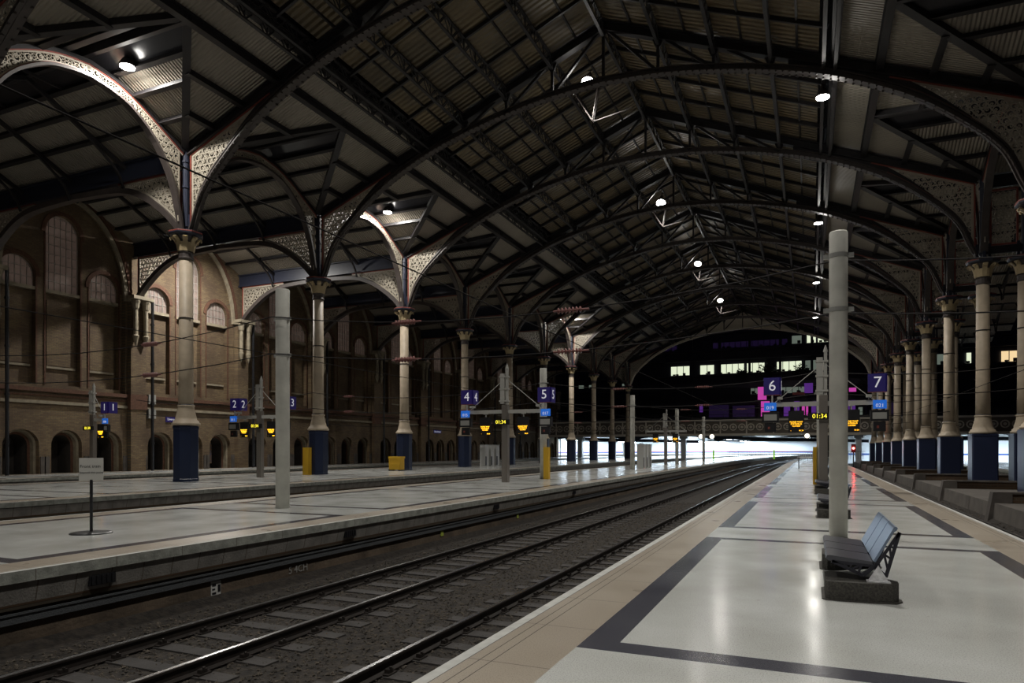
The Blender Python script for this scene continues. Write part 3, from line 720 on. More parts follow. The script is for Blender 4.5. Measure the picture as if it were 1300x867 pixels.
# longitudinal arches between columns
INT = [(.30, 12.75), (.45, 13.6), (.9, 15.2), (1.8, 16.7), (3.1, 17.75), (4.2, 18.12), (BAY/2, 18.25)]
EXT = [(.2, 16.7), (1.2, 17.27), (2.6, 18.03), (3.8, 18.5), (BAY/2, 18.72)]
def long_arch():
    root = empty('arcade_arch', (0, 0, 0), '', 'arch', 'scrolled arcade arches'); P = [(p.x, p.z) for p in smoothpts([(v, 0, z) for v, z in INT], 5)]; E = [(p.x, p.z) for p in smoothpts([(v, 0, z) for v, z in EXT], 5)]
    for e in (0, 1):
        V = lambda v: v if e == 0 else BAY-v
        c = MB(); c.sweep([(0, V(v), z-.06) for v, z in P], .36, .12, nrm=(1, 0, 0)); c.build('arch_soffit', 'iron2', root)
        c = MB(); c.sweep([(0, V(v), z+.10) for v, z in E], .26, .16, nrm=(1, 0, 0)); c.build('arch_rib', 'iron', root)
        c = MB(); filigree(c, lambda u, z, mr: u > .42+mr*.5 and u < BAY/2+.05 and z > interp(P, u)+.03+mr and z < interp(E, u)-.02-mr, .45, BAY/2+.05, 13, 19, .30, frame=lambda u, v: (0, V(u), v), A=(0, 1, 0), B=(0, 0, 1), seed=5)
        c.sweep([(0, V(v), z+.07) for v, z in P], .06, .09, nrm=(1, 0, 0)); c.sweep([(0, V(v), z-.06) for v, z in E], .06, .08, nrm=(1, 0, 0)); c.box(-.03, .03, min(V(.40), V(.50)), max(V(.40), V(.50)), 13.2, 16.8); sp = c.build('scrollwork', 'cream', root)
        c = MB(); c.sweep([(0, V(v), z+.03) for v, z in P], .14, .05, nrm=(1, 0, 0)); c.sweep([(0, V(v), z-.01) for v, z in E], .14, .05, nrm=(1, 0, 0)); c.build('red_edging', 'red', sp)
    return root
la = long_arch()
for k in range(-2, 9):
    for x, nm in ((XL, 'left'), (XR, 'right')):
        o = la if (k == -2 and x == XL) else dup(la); o.location = (x, S0+BAY*k, 0)
        tag(o, 'scrolled iron arcade arch between two columns of the %s row, %s from the front' % (nm, ORD[k+2]), 'arch')

# ================================================================== COLUMNS
def column(z_base, z_box, z_cap, square, mat):
    root = empty('iron_column', (0, 0, 0), '', 'column', '')
    b = MB()
    if square:
        a = .62; c = .06; poly = [(-a+c, -a), (a-c, -a), (a, -a+c), (a, a-c), (a-c, a), (-a+c, a), (-a, a-c), (-a, -a+c)]
        b.prism([(x, y, z_base) for x, y in poly], (0, 0, z_box-z_base)); b.prism([(x*1.04, y*1.04, z_box-.12) for x, y in poly], (0, 0, .06))
    else:
        b.lathe([(.64, z_base), (.64, z_base+.12), (.62, z_base+.14), (.62, z_box-.18), (.65, z_box-.16), (.65, z_box-.06), (.60, z_box)], 8, rot=PI/8)
    b.build('plinth_box', mat, root)
    b = MB(); zb = z_box; b.lathe([(.60, zb), (.68, zb+.03), (.68, zb+.12), (.62, zb+.15), (.60, zb+.24), (.52, zb+.29), (.50, zb+.42), (.42, zb+.72), (.39, zb+.92), (.39, zb+.96), (.42, zb+.98), (.42, zb+1.03), (.36, zb+1.06)], 16 if square else 16)
    b.build('flared_base', 'shaft', root, True)
    b = MB(); b.lathe([(.36, zb+1.0), (.345, zb+3), (.325, z_cap-1.35)], 20)
    sh = b.build('shaft', 'shaft', root, True)
    b = MB(); b.lathe([(.39, zb+1.02), (.395, zb+1.05), (.37, zb+1.09)], 20); b.lathe([(.36, 8.3), (.36, 8.36)], 20); b.build('iron_band', 'iron', sh)
    b = MB(); z = z_cap-1.4; b.lathe([(.33, z), (.38, z+.03), (.38, z+.10), (.35, z+.13), (.35, z+.32), (.39, z+.36), (.34, z+.40), (.36, z+.7), (.46, z+1.0), (.62, z+1.16)], 16, m=0)
    for i in range(8):
        a = 2*PI*i/8; ca, sa = math.cos(a), math.sin(a)
        pts = [(.36, z+.42), (.40, z+.70), (.50, z+.95), (.66, z+1.10), (.74, z+1.05), (.70, z+.97)]
        for (r0, z0), (r1, z1), wd in zip(pts, pts[1:], (.20, .22, .24, .20, .12)):
            b.bar((r0*ca, r0*sa, z0), (r1*ca, r1*sa, z1), wd, .06, up=(ca, sa, 0), m=1)
        a += PI/8; ca, sa = math.cos(a), math.sin(a); b.bar((.37*ca, .37*sa, z+.42), (.46*ca, .46*sa, z+.86), .14, .05, up=(ca, sa, 0), m=1)
    cp = b.build('capital', ['iron2', 'leaf'], root)
    b = MB(); b.lathe([(.60, z+1.14), (.80, z+1.20), (.84, z+1.26), (.84, z+1.36), (.78, z+1.40)], 8, m=0, rot=PI/8); b.lathe([(.845, z+1.31), (.85, z+1.34), (.845, z+1.37)], 8, m=1, rot=PI/8); b.build('abacus', ['navyiron', 'red'], cp)
    b = MB(); b.tube((0, 0, z_cap-.02), (0, 0, 16.95), .16, n=10)
    for zz in (z_cap+.3, 15.0, 16.3): b.tube((0, 0, zz), (0, 0, zz+.1), .21, n=10)
    for d in ((.3, 0), (-.3, 0), (0, .3), (0, -.3)): b.bar((d[0], d[1], z_cap), (d[0], d[1], z_cap+.9), .14, .14)
    b.build('iron_post', 'navyiron', root)
    return root
cl = column(0, 2.85, 12.72, False, 'blue'); cr = column(-.34, 2.5, 12.3, True, 'blue2'); cr2 = column(-.34, 2.5, 12.3, True, 'blue2')
for k in range(-1, 10):
    o = cl if k == -1 else dup(cl); o.location = (XL, S0+BAY*k, 0)
    tag(o, 'tall cream iron column on a blue base in the left-hand row, %s from the front' % ORD[k+1], 'column', 'left-hand row of columns')
    o = cr if k == -1 else dup(cr); o.location = (XR, S0+BAY*k, 0)
    tag(o, 'tall cream iron column on a navy base beside the right-hand track, %s from the front' % ORD[k+1], 'column', 'right-hand front row of columns')
    o = cr2 if k == -1 else dup(cr2); o.location = (10.85, S0+BAY*k, 0)
    tag(o, 'tall cream iron column on a navy base in the rear right-hand row, %s from the front' % ORD[k+1], 'column', 'right-hand rear row of columns')
# scrolled panels linking each pair
fp = empty('linking_panel', (XR, S0-BAY, 0), '', 'ironwork panel', 'scrolled panels between the paired columns')
c = MB(); filigree(c, lambda u, z, mr: .45 < u < 1.5 and 13.3 < z < 16.0, .45, 1.5, 13.3, 16.0, .25, seed=4); c.build('scrollwork', 'cream', fp)
c = MB()
for p, q in (((.35, 0, 13.1), (1.6, 0, 13.1)), ((.35, 0, 16.15), (1.6, 0, 16.15)), ((.35, 0, 13.1), (.35, 0, 16.15)), ((1.6, 0, 13.1), (1.6, 0, 16.15))): c.bar(p, q, .10, .10, up=(0, 1, 0))
c.build('red_frame', 'red', fp); MB().box(.1, 1.85, -.1, .1, 12.6, 13.0).build('tie_beam', 'iron', fp); MB().box(.1, 1.85, -.1, .1, 16.3, 16.95).build('tie_beam', 'iron', fp)
for k in range(-1, 10):
    o = fp if k == -1 else dup(fp); o.location = (XR, S0+BAY*k, 0); tag(o, 'rectangular scrolled iron panel between a pair of right-hand columns, %s from the front' % ORD[k+1])

# ================================================================== LAMPS
def make_lamp():
    root = empty('high_bay_lamp', (0, 0, 0), '', 'lamp', '')
    b = MB(); b.lathe([(.34, .0), (.33, .10), (.20, .32), (.10, .40), (.10, .60), (.03, .62)], 16); b.build('reflector', 'iron2', root, True)
    b = MB(); b.lathe([(.31, -.03), (.31, .015)], 16); b.build('glowing_lens', 'lampglow', root)
    b = MB(); b.tube((0, 0, .55), (0, 0, 1.0), .02, n=6); b.tube((-.12, 0, .9), (.12, 0, .9), .025, n=6); b.build('hanger', 'iron', root)
    return root
lp = None
def put_lamp(loc, power, label, group, r=.25, bare=False):
    global lp
    if lp is None: lp = make_lamp(); o = lp
    else: o = dup(lp)
    o.location = loc; tag(o, label, 'lamp', group)
    rg = 'ridge' in group; o.rotation_euler = (math.radians(-28) if rg else 0, 0, 0); o.scale = (1.2,)*3 if rg else (1, 1, 1)
    point_light('lamp_spill', (loc[0], loc[1], loc[2]-.3), power*.03, r=r)
    disc_light('lamp_light', (loc[0], loc[1], loc[2]-.06), power*.36, spread=180 if 'aisle' in group or 'arcade' in group else (175 if loc[1] > 90 else 128))
for i, s in enumerate((-4, 16.5, 37, 57.5, 78, 98.5)):
    put_lamp((-11.5, s, 22.3), NAVE_W, 'bright high bay lamp under the ridge of the main roof, %s from the front' % ORD[i], 'ridge lamps')
    put_lamp((.55, s, 19.0), SIDE_W, 'bright high bay lamp above the near platform, %s from the front' % ORD[i], 'lamps above the near platform')
for i, s in enumerate((.6, 21.1, 41.6, 82.7)):
    put_lamp((-28.0, s, 18.75), AISLE_W, 'bright lamp beside the arcade of the left-hand columns, %s from the front' % ORD[i], 'lamps beside the left arcade')
for i, s in enumerate((39.5, 8)):
    put_lamp((-42, s, 17.6), AISLE_W*(2.2, .05)[i], 'white lamp hung in the aisle by the brick wall, %s one' % ('farther', 'nearer')[i], 'lamps in the wall aisle')
def lamp_frame():
    root = empty('lamp_frame', (0, 0, 0), '', 'bracket', 'lit hanging frames under the ridge lamps')
    b = MB(); A, B_, D = (-1.5, 0, 1.0), (-.1, 0, -1.3), (2.2, 0, -.95)
    for dy in (-.15, .15): b.bar((A[0], dy, A[2]), (B_[0], dy, B_[2]), .06, .06); b.bar((B_[0], dy, B_[2]), (.3, dy, 1.0), .06, .06)
    for t in range(6):
        f = t/6; g = (t+1)/6
        b.bar((A[0]+(B_[0]-A[0])*f, -.15, A[2]+(B_[2]-A[2])*f), (A[0]+(B_[0]-A[0])*g, .15, A[2]+(B_[2]-A[2])*g), .04, .04)
    b.build('hanging_frame', 'iron2', root); b = MB(); b.bar(B_, D, .05, .05); b.build('tie_rod', 'iron2', root); return root
lf = lamp_frame()
for i, s in enumerate((37, 57.5, 78, 98.5)):
    o = lf if i == 0 else dup(lf); o.location = (-11.5, s+1.3, 22.0); tag(o, 'pale triangular hanging frame beside the ridge lamp, %s from the front' % ORD[i])

# ================================================================== OVERHEAD LINE MASTS AND WIRES
def mast(top, r=.16):
    root = empty('overhead_line_mast', (0, 0, 0), '', 'mast', '')
    b = MB(); b.lathe([(r, 0), (r, top-.02), (r*.93, top)], 20); b.build('pole', 'mast', root, True)
    b = MB()
    for z in (4.26, 5.27): b.lathe([(r+.012, z-.04), (r+.012, z+.04)], 20); 
    for z in (4.26, 5.27): b.box(-r-.10, -r, -.03, .03, z-.04, z+.04); b.box(r, r+.10, -.03, .03, z-.04, z+.04)
    b.build('collar', 'mastcollar', root)
    return root
m6 = mast(5.72); m6.location = (.48, 14.2, 0); tag(m6, 'pale grey round overhead line mast rising right behind the front bench', 'mast', None)
m4 = mast(6.1, .19); m4.location = (-13.5, 14.9, 0); tag(m4, 'pale grey round mast on the middle platform, closest of its row', 'mast')
MASTS6 = [(35.0, 'behind the platform six sign post')]
o = dup(m6); o.location = (.42, 35.0, 0); tag(o, 'pale mast just behind the sign post for platforms six and seven')
for i, (s, l) in enumerate(((35.2, 'pale mast with a yellow guard in the middle platform row behind the sign for five'), (55.8, 'pale tall mast on the middle platform beside the white cabinets'), (76.3, 'pale mast on the middle platform, fourth of its row'), (96.8, 'pale mast on the middle platform, fifth and last of its row'))):
    o = dup(m4); o.location = (-13.5, s, 0); tag(o, l)
b = MB(); b.prism([(-13.5+.10, 34.95, 0), (-13.5+.36, 35.0, 0), (-13.5+.36, 35.3, 0), (-13.5+.1, 35.3, 0)], (0, 0, 1.75)); tag(b.build('yellow_guard', 'yellow'), 'yellow guard strapped to the second mast of the middle platform', 'guard')
b = MB(); b.prism([(.10, 34.8, 0), (.26, 34.8, 0), (.26, 35.1, 0), (.1, 35.1, 0)], (0, 0, 1.75)); tag(b.build('yellow_guard', 'yellow'), 'yellow guard strapped to the mast behind the platform six sign post', 'guard')

def insulator(loc, along, label, n=7):
    root = empty('insulator', loc, label, 'insulator', 'brown ribbed insulators on the cross wires'); b = MB(); d = Vector(along).normalized()
    for i in range(n): p = d*((i-n/2)*.085); b.tube(p, p+d*.03, .075, .04, n=8)
    b.tube(-d*.42, d*.42, .025, n=6); b.build('ribbed_body', 'insul', root); return root
SPAN = {}
def span(s, xs, z, sag, label, group='cross-span wires above the tracks'):
    """a wire across the tracks hung between supports xs"""
    b = MB(); pts = []
    for a, c in zip(xs, xs[1:]):
        for i in range(9):
            t = i/8; x = a+(c-a)*t; pts.append((x, s, z-sag*4*t*(1-t)*min(1, (abs(c-a)/12)**2)))
    b.pipe(pts, .014 if s < 30 else .02, 4); tag(b.build('cross_span_wire', 'wire'), label, 'wire', group)
for i, s in enumerate((14.5, 35.1, 55.8, 76.3)):
    span(s, (-45.6, XL, -13.5, .45, XR), 5.27, .55, 'thin upper cross-span wire between masts, %s from the front' % ORD[i])
    span(s, (-45.6, XL, -13.5, .45, XR), 4.26, .45, 'thin lower cross-span wire between masts, %s from the front' % ORD[i])
    for j, x in enumerate((-4.9, -9.2, -18.2, -26.5, 5.2)):
        for q, z in enumerate((5.27, 4.26)):
            seg = [(-29.35, -13.5), (-13.5, .45), (.45, XR)]; a, c = [g for g in seg if g[0] <= x <= g[1]][0]; t = (x-a)/(c-a)
            zz = z-(.55, .45)[q]*4*t*(1-t)*min(1, ((c-a)/12)**2)
            if (s > 30 and x > 0) or (i > 2): continue
            insulator((x, s, zz), (1, 0, -.0), 'brown ribbed insulator on the %s %s cross wire, %s along from the near platform' % (ORD[i], ('upper', 'lower')[q], ORD[j]))
def contact(x, z, lab):
    b = MB(); b.pipe([(x+bend(-10+i*8), -10+i*8, z) for i in range(17)], .014, 4)
    tag(b.build('contact_wire', 'wire'), lab, 'wire', 'overhead contact wires')
contact(-7.57, 5.36, 'overhead contact wire running above the left track towards the bridge')
contact(-19.3, 5.36, 'overhead contact wire above the pit behind the middle platform')
contact(7.9, 4.85, 'overhead wire running beside the right-hand columns')

# ================================================================== SIGN POSTS
def screen(parent, x, tilt):
    f = MB(); f.box(-.30, .30, -.05, .05, -.45, .45); s_ = f.build('departure_screen', 'black', parent); s_.location = (x, -.18, 2.78); s_.rotation_euler = (tilt, 0, 0)
    lettering('PLEASE WAIT\nSTATION IS\nCLOSED', .083, (0, -.056, -.10), (PI/2, 0, 0), 'amber', s_, ext=.006); lettering('01:34', .075, (.19, -.056, -.37), (PI/2, 0, 0), 'amber', s_, ext=.006); lettering('--', .075, (-.2, -.056, -.37), (PI/2, 0, 0), 'amber', s_, ext=.004)
def number_sign(parent, x, num, side):
    """two panels meeting at a corner: one faces along the platform, one faces across it"""
    f = MB(); f.box(-.34, .34, -.03, .03, -.36, .36); f.box(.28 if side > 0 else -.34, .34 if side > 0 else -.28, -.03, .62, -.36, .36)
    o = f.build('number_sign', 'navy', parent); o.location = (x, -.1, 4.28)
    lettering(num, .62, (0, -.036, 0), (PI/2, 0, 0), 'white', o); lettering(num, .62, (.346, .31, 0), (PI/2, 0, PI/2), 'white', o)
    f = MB(); f.box(-.34, .34, -.035, .03, -.385, -.36); f.build('red_strip', 'red', o)
    MB().box(-.03, .03, -.03, .03, -.75, -.38).build('stem', 'greypart', o)
def sign_post(loc, na, nb, ta, tb, label, arms=2.0, left=True, right=True, plain=False):
    root = empty('platform_sign_post', loc, label, 'sign post', 'sign posts with number signs and screens')
    f = MB(); f.box(-.16, .16, -.13, .13, 0, 3.85); f.box(-.10, .10, -.15, -.13, 0, 3.85); f.build('post', 'steel', root)
    f = MB(); f.box(-.26, -.02, -.10, .10, 3.9, 5.4); f.box(.02, .14, -.06, .06, 3.7, 5.65)
    for z in (4.0, 4.6, 5.2): f.box(-.30, .18, -.13, .13, z, z+.07)
    f.lathe([(.10, 5.62), (.06, 5.75), (.01, 5.9)], 8, (.08, 0)); f.build('loudspeaker_column', 'greypart', root)
    f = MB(); x0 = -arms if left else 0; x1 = arms if right else 0; f.box(x0, x1, -.07, .07, 3.42, 3.60); f.build('cross_arm', 'greypart', root)
    f = MB(); f.tube((x0*.92, 0, 3.6), (-.1 if left else .1, 0, 5.1), .018, n=5); f.tube((x1*.92, 0, 3.6), (.1, 0, 5.1), .018, n=5); f.build('stay_wires', 'greypart', root)
    for sg, num, tg, on in ((-1, na, ta, left), (1, nb, tb, right)):
        if not on: continue
        if plain: screen(root, sg*1.02, .0); continue
        number_sign(root, sg*(arms-.05), num, 1)
        f = MB(); f.box(-.24, .24, -.03, .03, -.17, .17); o = f.build('blue_tag', 'bluetag', root); o.location = (sg*(arms-.02)+sg*.05, -.14, 3.42); lettering(tg, .20, (0, -.036, -.05), (PI/2, 0, 0), 'white', o)
        f = MB(); f.box(-.33, .33, -.10, .10, -.22, .22, 0); f.box(-.25, .25, -.11, -.10, -.14, .12, 1); f.box(-.22, .22, -.06, .06, -.62, -.24, 0); f.box(-.1, -.02, -.075, -.06, -.5, -.4, 2)
        o = f.build('monitor_unit', ['black', 'mastcollar', 'red'], root); o.location = (sg*(arms+.02), -.1, 2.98)
        screen(root, sg*1.02, .0)
        f = MB(); f.tube((0, 0, 0), (0, 0, .22), .03, n=6); f.box(-.12, .12, -.05, .05, .18, .26); o = f.build('screen_bracket', 'greypart', root); o.location = (sg*1.02, -.12, 3.2)
        f = MB(); f.box(-.10, .10, -.22, .08, 0, .10); f.tube((0, 0, -.1), (0, 0, .02), .02, n=6); o = f.build('camera_unit', 'greypart', root); o.location = (sg*(arms-.35), -.02, 3.72)
    if plain: return root
    f = MB(); f.box(-.44, .44, -.06, .06, -.13, .13); o = f.build('clock', 'black', root); o.location = (-.14, -.22, 2.98); lettering('01:34', .25, (0, -.066, 0), (PI/2, 0, 0), 'yellowled', o, ext=.005)
    return root
sign_post((.48, 30.7, 0), '6', '7', '019', '021', 'grey post with number signs six and seven and amber screens')
sign_post((-13.9, 31.0, 0), '4', '5', '015', '017', 'grey post with number signs four and five and amber screens', 2.15)
sign_post((-29.3, 30.5, 0), '2', '3', '011', '013', 'grey post with number signs two and three beside the second blue column', 1.9)
sign_post((-42.2, 29.4, 0), '0', '1', '', '008', 'grey post with number sign one in front of the brick wall', 1.3, left=False)
o = sign_post((-13.9, 72.0, 0), '4', '5', '012', '013', 'distant grey sign post with a cross arm on the middle platform', 2.15, plain=True)

# ================================================================== BENCHES
def bench():
    root = empty('bench', (0, 0, 0), '', 'bench', 'metal benches on the near platform')
    def foot(y, flip):
        b = MB(); pts = []
        base = [(-.36, -.24), (-.33, -.29), (-.2, -.30), (.1, -.28), (.3, -.24), (.36, -.14), (.36, -.02), (.30, .07), (.16, .10), (.05, .18), (-.08, .30), (-.2, .40), (-.3, .42), (-.36, .34)]
        P = [(x+.36, y+yy*flip) for x, yy in base]
        if flip < 0: P = P[::-1]
        b.prism([(x-.36, yy, 0) for x, yy in [((x), yy) for x, yy in P]], (0, 0, .205))
        b.prism([((x-.36-.0)*1.10, y+(yy-y)*1.10, 0) for x, yy in P], (0, 0, .012)); return b  # low dark rim spread on the floor as a shadow ring
    foot(-.80, 1).build('concrete_foot', 'aggregate', root); foot(1.35, -1).build('concrete_foot', 'aggregate', root)
    # seat and back slabs: three lengths each
    F = Vector((-.35, 0, .450)); J = Vector((.13, 0, .40)); T = Vector((.33, 0, .80)); y0, L = -.93, .655
    for i in range(3):
        a = y0+i*L+.016; c = y0+(i+1)*L-.016
        for nm, p, q in (('seat', F, J-Vector((.02, 0, 0))), ('backrest', J+Vector((.0, 0, .02)), T)):
            b = MB(); d = (q-p); n = Vector((-d.z, 0, d.x)).normalized()*.022
            if nm == 'seat': prof = [p+Vector((.02, 0, -.045)), p+Vector((-.005, 0, -.02)), p+Vector((.01, 0, .012)), p+Vector((.04, 0, .016)), q+Vector((0, 0, .018)), q-Vector((0, 0, .018))]
            else:
                e = Vector((.024, 0, -.010)); prof = [p+e*.5, p-e*.5, q-e*.5-d*.03, q-e*.35+d*.012, q+e*.2+d*.03, q+e*.9+d*.01, q+e*1.0-d*.06, q+e*.5-d*.12]
            b.prism([(v.x, a, v.z) for v in prof], (0, c-a, 0)); b.build(nm, 'seat' if nm == 'seat' else 'seatback', root)
    # lattice brackets at each joint
    for y in (y0+.03, y0+1.5*L, y0+3*L-.03):
        b = MB(); hub = Vector((.16, y, .22)); s0 = Vector((F.x+.06, y, F.z-.05)); s1 = Vector((J.x, y, J.z-.03)); t0 = Vector((T.x+.04, y, T.z-.05)); t1 = Vector((J.x+.03, y, J.z))
        lo = Vector((.02, y, .26)); bo = Vector((.24, y, .26))
        b.bar(s0, s1, .03, .03); b.bar(s0, lo, .03, .035); b.bar(t0, bo, .03, .035); b.bar(t0, t1, .03, .03); b.bar(t1, hub, .035, .05); b.bar(s1, bo, .035, .04); b.bar(lo, t1, .035, .04)
        for f0, f1 in ((.25, .35), (.45, .35), (.45, .6), (.7, .6), (.7, .85)):
            b.bar(s0.lerp(s1, f0), s0.lerp(lo, f1), .022, .022); b.bar(t0.lerp(t1, f0), t0.lerp(bo, f1), .022, .022)
        b.build('lattice_bracket', 'seatframe', root)
    b = MB(); b.tube((.16, y0, .33), (.16, y0+3*L, .33), .03, n=8); b.build('cross_beam', 'seatframe', root)
    for y in (y0-.02, y0+3*L+.0):
        b = MB(); b.prism([(.06, y, .205), (.27, y, .205), (.165, y, .385)], (0, .03, 0)); b.prism([(.05, y-.05, .205), (.28, y-.05, .205), (.28, y+.08, .205), (.05, y+.08, .205)], (0, 0, .012)); b.build('triangular_foot', 'chrome', root)
    return root
bn = bench()
for i, (s, l) in enumerate(((9.33, 'metal bench on concrete feet closest to the camera on the near platform'), (18.95, 'second metal bench, half hidden behind the big pale mast'), (28.3, 'third metal bench in front of the platform six sign post'), (38.0, 'fourth metal bench beyond the sign post'))):
    o = bn if i == 0 else dup(bn); o.location = (.51, s, 0); tag(o, l)

# ================================================================== SMALL PLATFORM THINGS
r = empty('freestanding_sign', (-12.9, 8.95, 0), 'small white notice on a black pole with a round foot, middle platform', 'sign')
MB().lathe([(.37, 0), (.37, .015), (.33, .03), (.03, .045)], 32).build('round_foot', 'black', r)
MB().tube((0, 0, .03), (0, 0, 1.05), .028, n=10).build('pole', 'black', r)
o = MB().box(-.205, .205, -.012, .012, -.225, .225).build('notice_board', 'signwhite', r); o.location = (0, 0, 1.25); o.rotation_euler = (0, 0, .80)
lettering('Front train', .080, (-.19, -.016, .06), (PI/2, 0, 0), 'black', o, align='LEFT', ext=.001); lettering('beyond this point', .056, (-.19, -.016, -.06), (PI/2, 0, 0), 'black', o, align='LEFT', ext=.001)
# yellow panel on second left column, yellow bin by the third
b = MB(); b.box(XL-.42, XL+.02, S0+BAY-1.0, S0+BAY-.68, 0, 1.75); tag(b.build('yellow_locker', 'yellow'), 'tall yellow locker beside the blue base of the third left column', 'locker')
r = empty('grit_bin', (-28.95, S0+2*BAY-1.7, 0), 'yellow grit bin in front of a blue column base', 'bin')
b = MB(); b.prism([(-.5, -.3, .08), (.5, -.3, .08), (.5, .3, .08), (-.5, .3, .08)], (0, 0, .85)); b.build('tub', 'yellow', r)
b = MB(); b.box(-.54, .54, -.34, .34, .93, 1.08); b.box(-.5, .5, -.36, -.34, .55, .6); b.build('lid', 'yellow', r)
b = MB(); b.box(-.52, -.36, -.32, .32, 0, .08); b.box(.36, .52, -.32, .32, 0, .08); b.build('skid', 'black', r)
def cabinets(x, s, label, n=3):
    for i in range(n):
        r = empty('white_cabinet', (x, s+i*1.25, 0), label[i], 'cabinet', 'white platform cabinets', PI/2); b = MB(); b.box(-.36, .36, -.28, .28, 0, 2.0); b.build('housing', 'cabinet', r)
        MB().box(-.34, -.1, -.30, -.28, .1, .95).build('slot_door', 'black', r); MB().box(-.38, .38, -.3, .3, 2.0, 2.07).build('top_cap', 'mastcollar', r)
cabinets(-28.5, 58.6, ['white cabinet on the far platform, %s of three between blue columns' % w_ for w_ in ('nearest', 'middle', 'farthest')])
cabinets(-13.1, 57.2, ['white cabinet by the tall mast of the middle platform, %s of three' % w_ for w_ in ('nearest', 'middle', 'farthest')])
r = empty('utility_cabinet', (8.0, 37.5, -.34), 'light grey utility cabinet at the right-hand edge of the picture', 'cabinet'); 
MB().box(0, .9, 0, .5, 0, 2.1).build('housing', 'cabinet', r); MB().box(.04, .86, -.02, 0, .1, 2.0).build('door', 'cabinet', r); MB().box(.75, .8, -.05, -.02, .9, 1.1).build('handle', 'black', r)
r.location = (9.65, 39.2, -.3)
# barrier hoops on near platform
r = empty('barrier_rail', (-.9, 62, 0), 'thin black barrier rail far along the near platform', 'barrier')
b = MB(); b.tube((0, 0, 0), (0, 0, 1.0), .04, n=8); b.tube((2.2, 0, 0), (2.2, 0, 1.0), .04, n=8); b.build('stanchion', 'black', r); b = MB(); b.tube((-.1, 0, .95), (2.3, 0, .95), .04, n=8); b.tube((0, 0, .2), (2.2, 0, .2), .03, n=8); b.build('top_bar', 'greypart', r)
# trackside marks
lettering('5 4CH', .22, (-9.99, 11.5, -.90), (PI/2, 0, PI/2), 'chalk', None, 'chalk_writing', ext=.002)
o = bpy.data.objects['chalk_writing']; tag(o, 'chalked white characters on the sooty platform wall', 'writing')
r = empty('trackside_plate', (-10.0, 9.3, -.90), 'small white plate with black marks on the sooty platform wall', 'plate'); MB().box(0, .012, -.11, .11, -.13, .13).build('plate', 'cabinet', r)
b = MB(); b.box(.012, .016, -.09, .0, .04, .09); b.box(.012, .016, -.09, -.02, -.03, .0); b.box(.012, .016, .04, .10, -.08, .06); b.box(.012, .016, -.09, .0, -.11, -.07); b.build('black_marks', 'black', r)
for i, s in enumerate((17.6, 23.3)):
    b = MB(); b.box(-10.0, -9.98, s, s+.16, -.92, -.76); tag(b.build('lime_marker', 'limey'), 'small lime marker on the sooty platform wall, %s one' % ('nearer', 'farther')[i], 'marker')
# wall furniture
r = empty('station_name_sign', (XW, 40.5-1.2, 4.0), 'purple station name board on the brick wall behind the second column', 'sign'); MB().box(0, .06, -1.0, 1.0, -.22, .22).build('board', 'navy', r); lettering('Liverpool Street', .26, (.065, 0, 0), (PI/2, 0, PI/2), 'white', r)
r = empty('station_name_sign', (XW, 81, 4.0), 'purple station name board far along the brick wall', 'sign'); MB().box(0, .06, -1.0, 1.0, -.22, .22).build('board', 'navy', r); lettering('Liverpool Street', .26, (.065, 0, 0), (PI/2, 0, PI/2), 'white', r)
for i, (z, s) in enumerate(((5.45, 36.95), (4.35, 36.95))):
    r = empty('wall_box', (XW+.02, s, z), 'grey square box on the brick wall, %s of two' % ('upper', 'lower')[i], 'box'); MB().box(0, .22, -.32, .32, -.36, .36).build('case', 'mastcollar', r); MB().box(.22, .26, -.05, .08, -.2, .2).build('catch', 'black', r)
for i, (s, m_) in enumerate(((36.85, 'poster'), (43.6, 'poster2'), (53.3, 'poster'))):
    b = MB(); b.box(XW-1.9, XW-1.85, s-.2, s+1.2, .4, 2.3); tag(b.build('poster', m_), 'coloured poster inside a wall arch, %s from the front' % ORD[i], 'poster')

# ================================================================== BRIDGE AND HALL BEYOND
SBR = 124
r = empty('footbridge', (0, SBR, 0), 'cream iron road bridge with ringed parapet crossing the tracks at the far end', 'bridge')
b = MB(); b.box(-80, 80, -.3, .3, 3.95, 4.35, 0); b.box(-80, 80, -.35, .35, 6.5, 6.8, 0); b.box(-80, 80, 0, .2, 4.3, 6.6, 1); b.box(-80, 80, 0, 6, 4.0, 4.2, 2)
b.build('parapet_beam', ['brgd', 'brgd2', 'darkblue'], r)
b = MB(); x = -79
while x < 79:
    b.ring((x, -.04, 5.45), (1, 0, 0), (0, 0, 1), .44, .62, .14, 14); b.ring((x, -.04, 5.45), (1, 0, 0), (0, 0, 1), .05, .24, .12, 8); x += 1.45
x = -79.7; i = 0
while x < 79:
    if i % 3 == 0: b.box(x-.10, x+.10, -.2, 0, 4.3, 6.6)
    x += 1.45; i += 1
b.build('ring_panel', 'brgd', r)
b = MB()
for x in range(-78, 80, 4): b.tube((x, .6, 6.8), (x, .6, 7.8), .05, n=6)
for z in (7.2, 7.7): b.tube((-80, .6, z), (80, .6, z), .04, n=6)
b.build('railing', 'black', r)
for i, x in enumerate((-62, -40.5, -21, 7.2, 12.2, 30, 50)):
    b = MB(); b.box(x-.45, x+.45, 125, 126, -1.2, 4.0); b.box(x-.7, x+.7, 124.8, 126.2, 3.5, 4.0); tag(b.build('bridge_pier', 'hallwall'), 'pale pier carrying the far bridge, %s from the left' % ORD[i], 'pier')
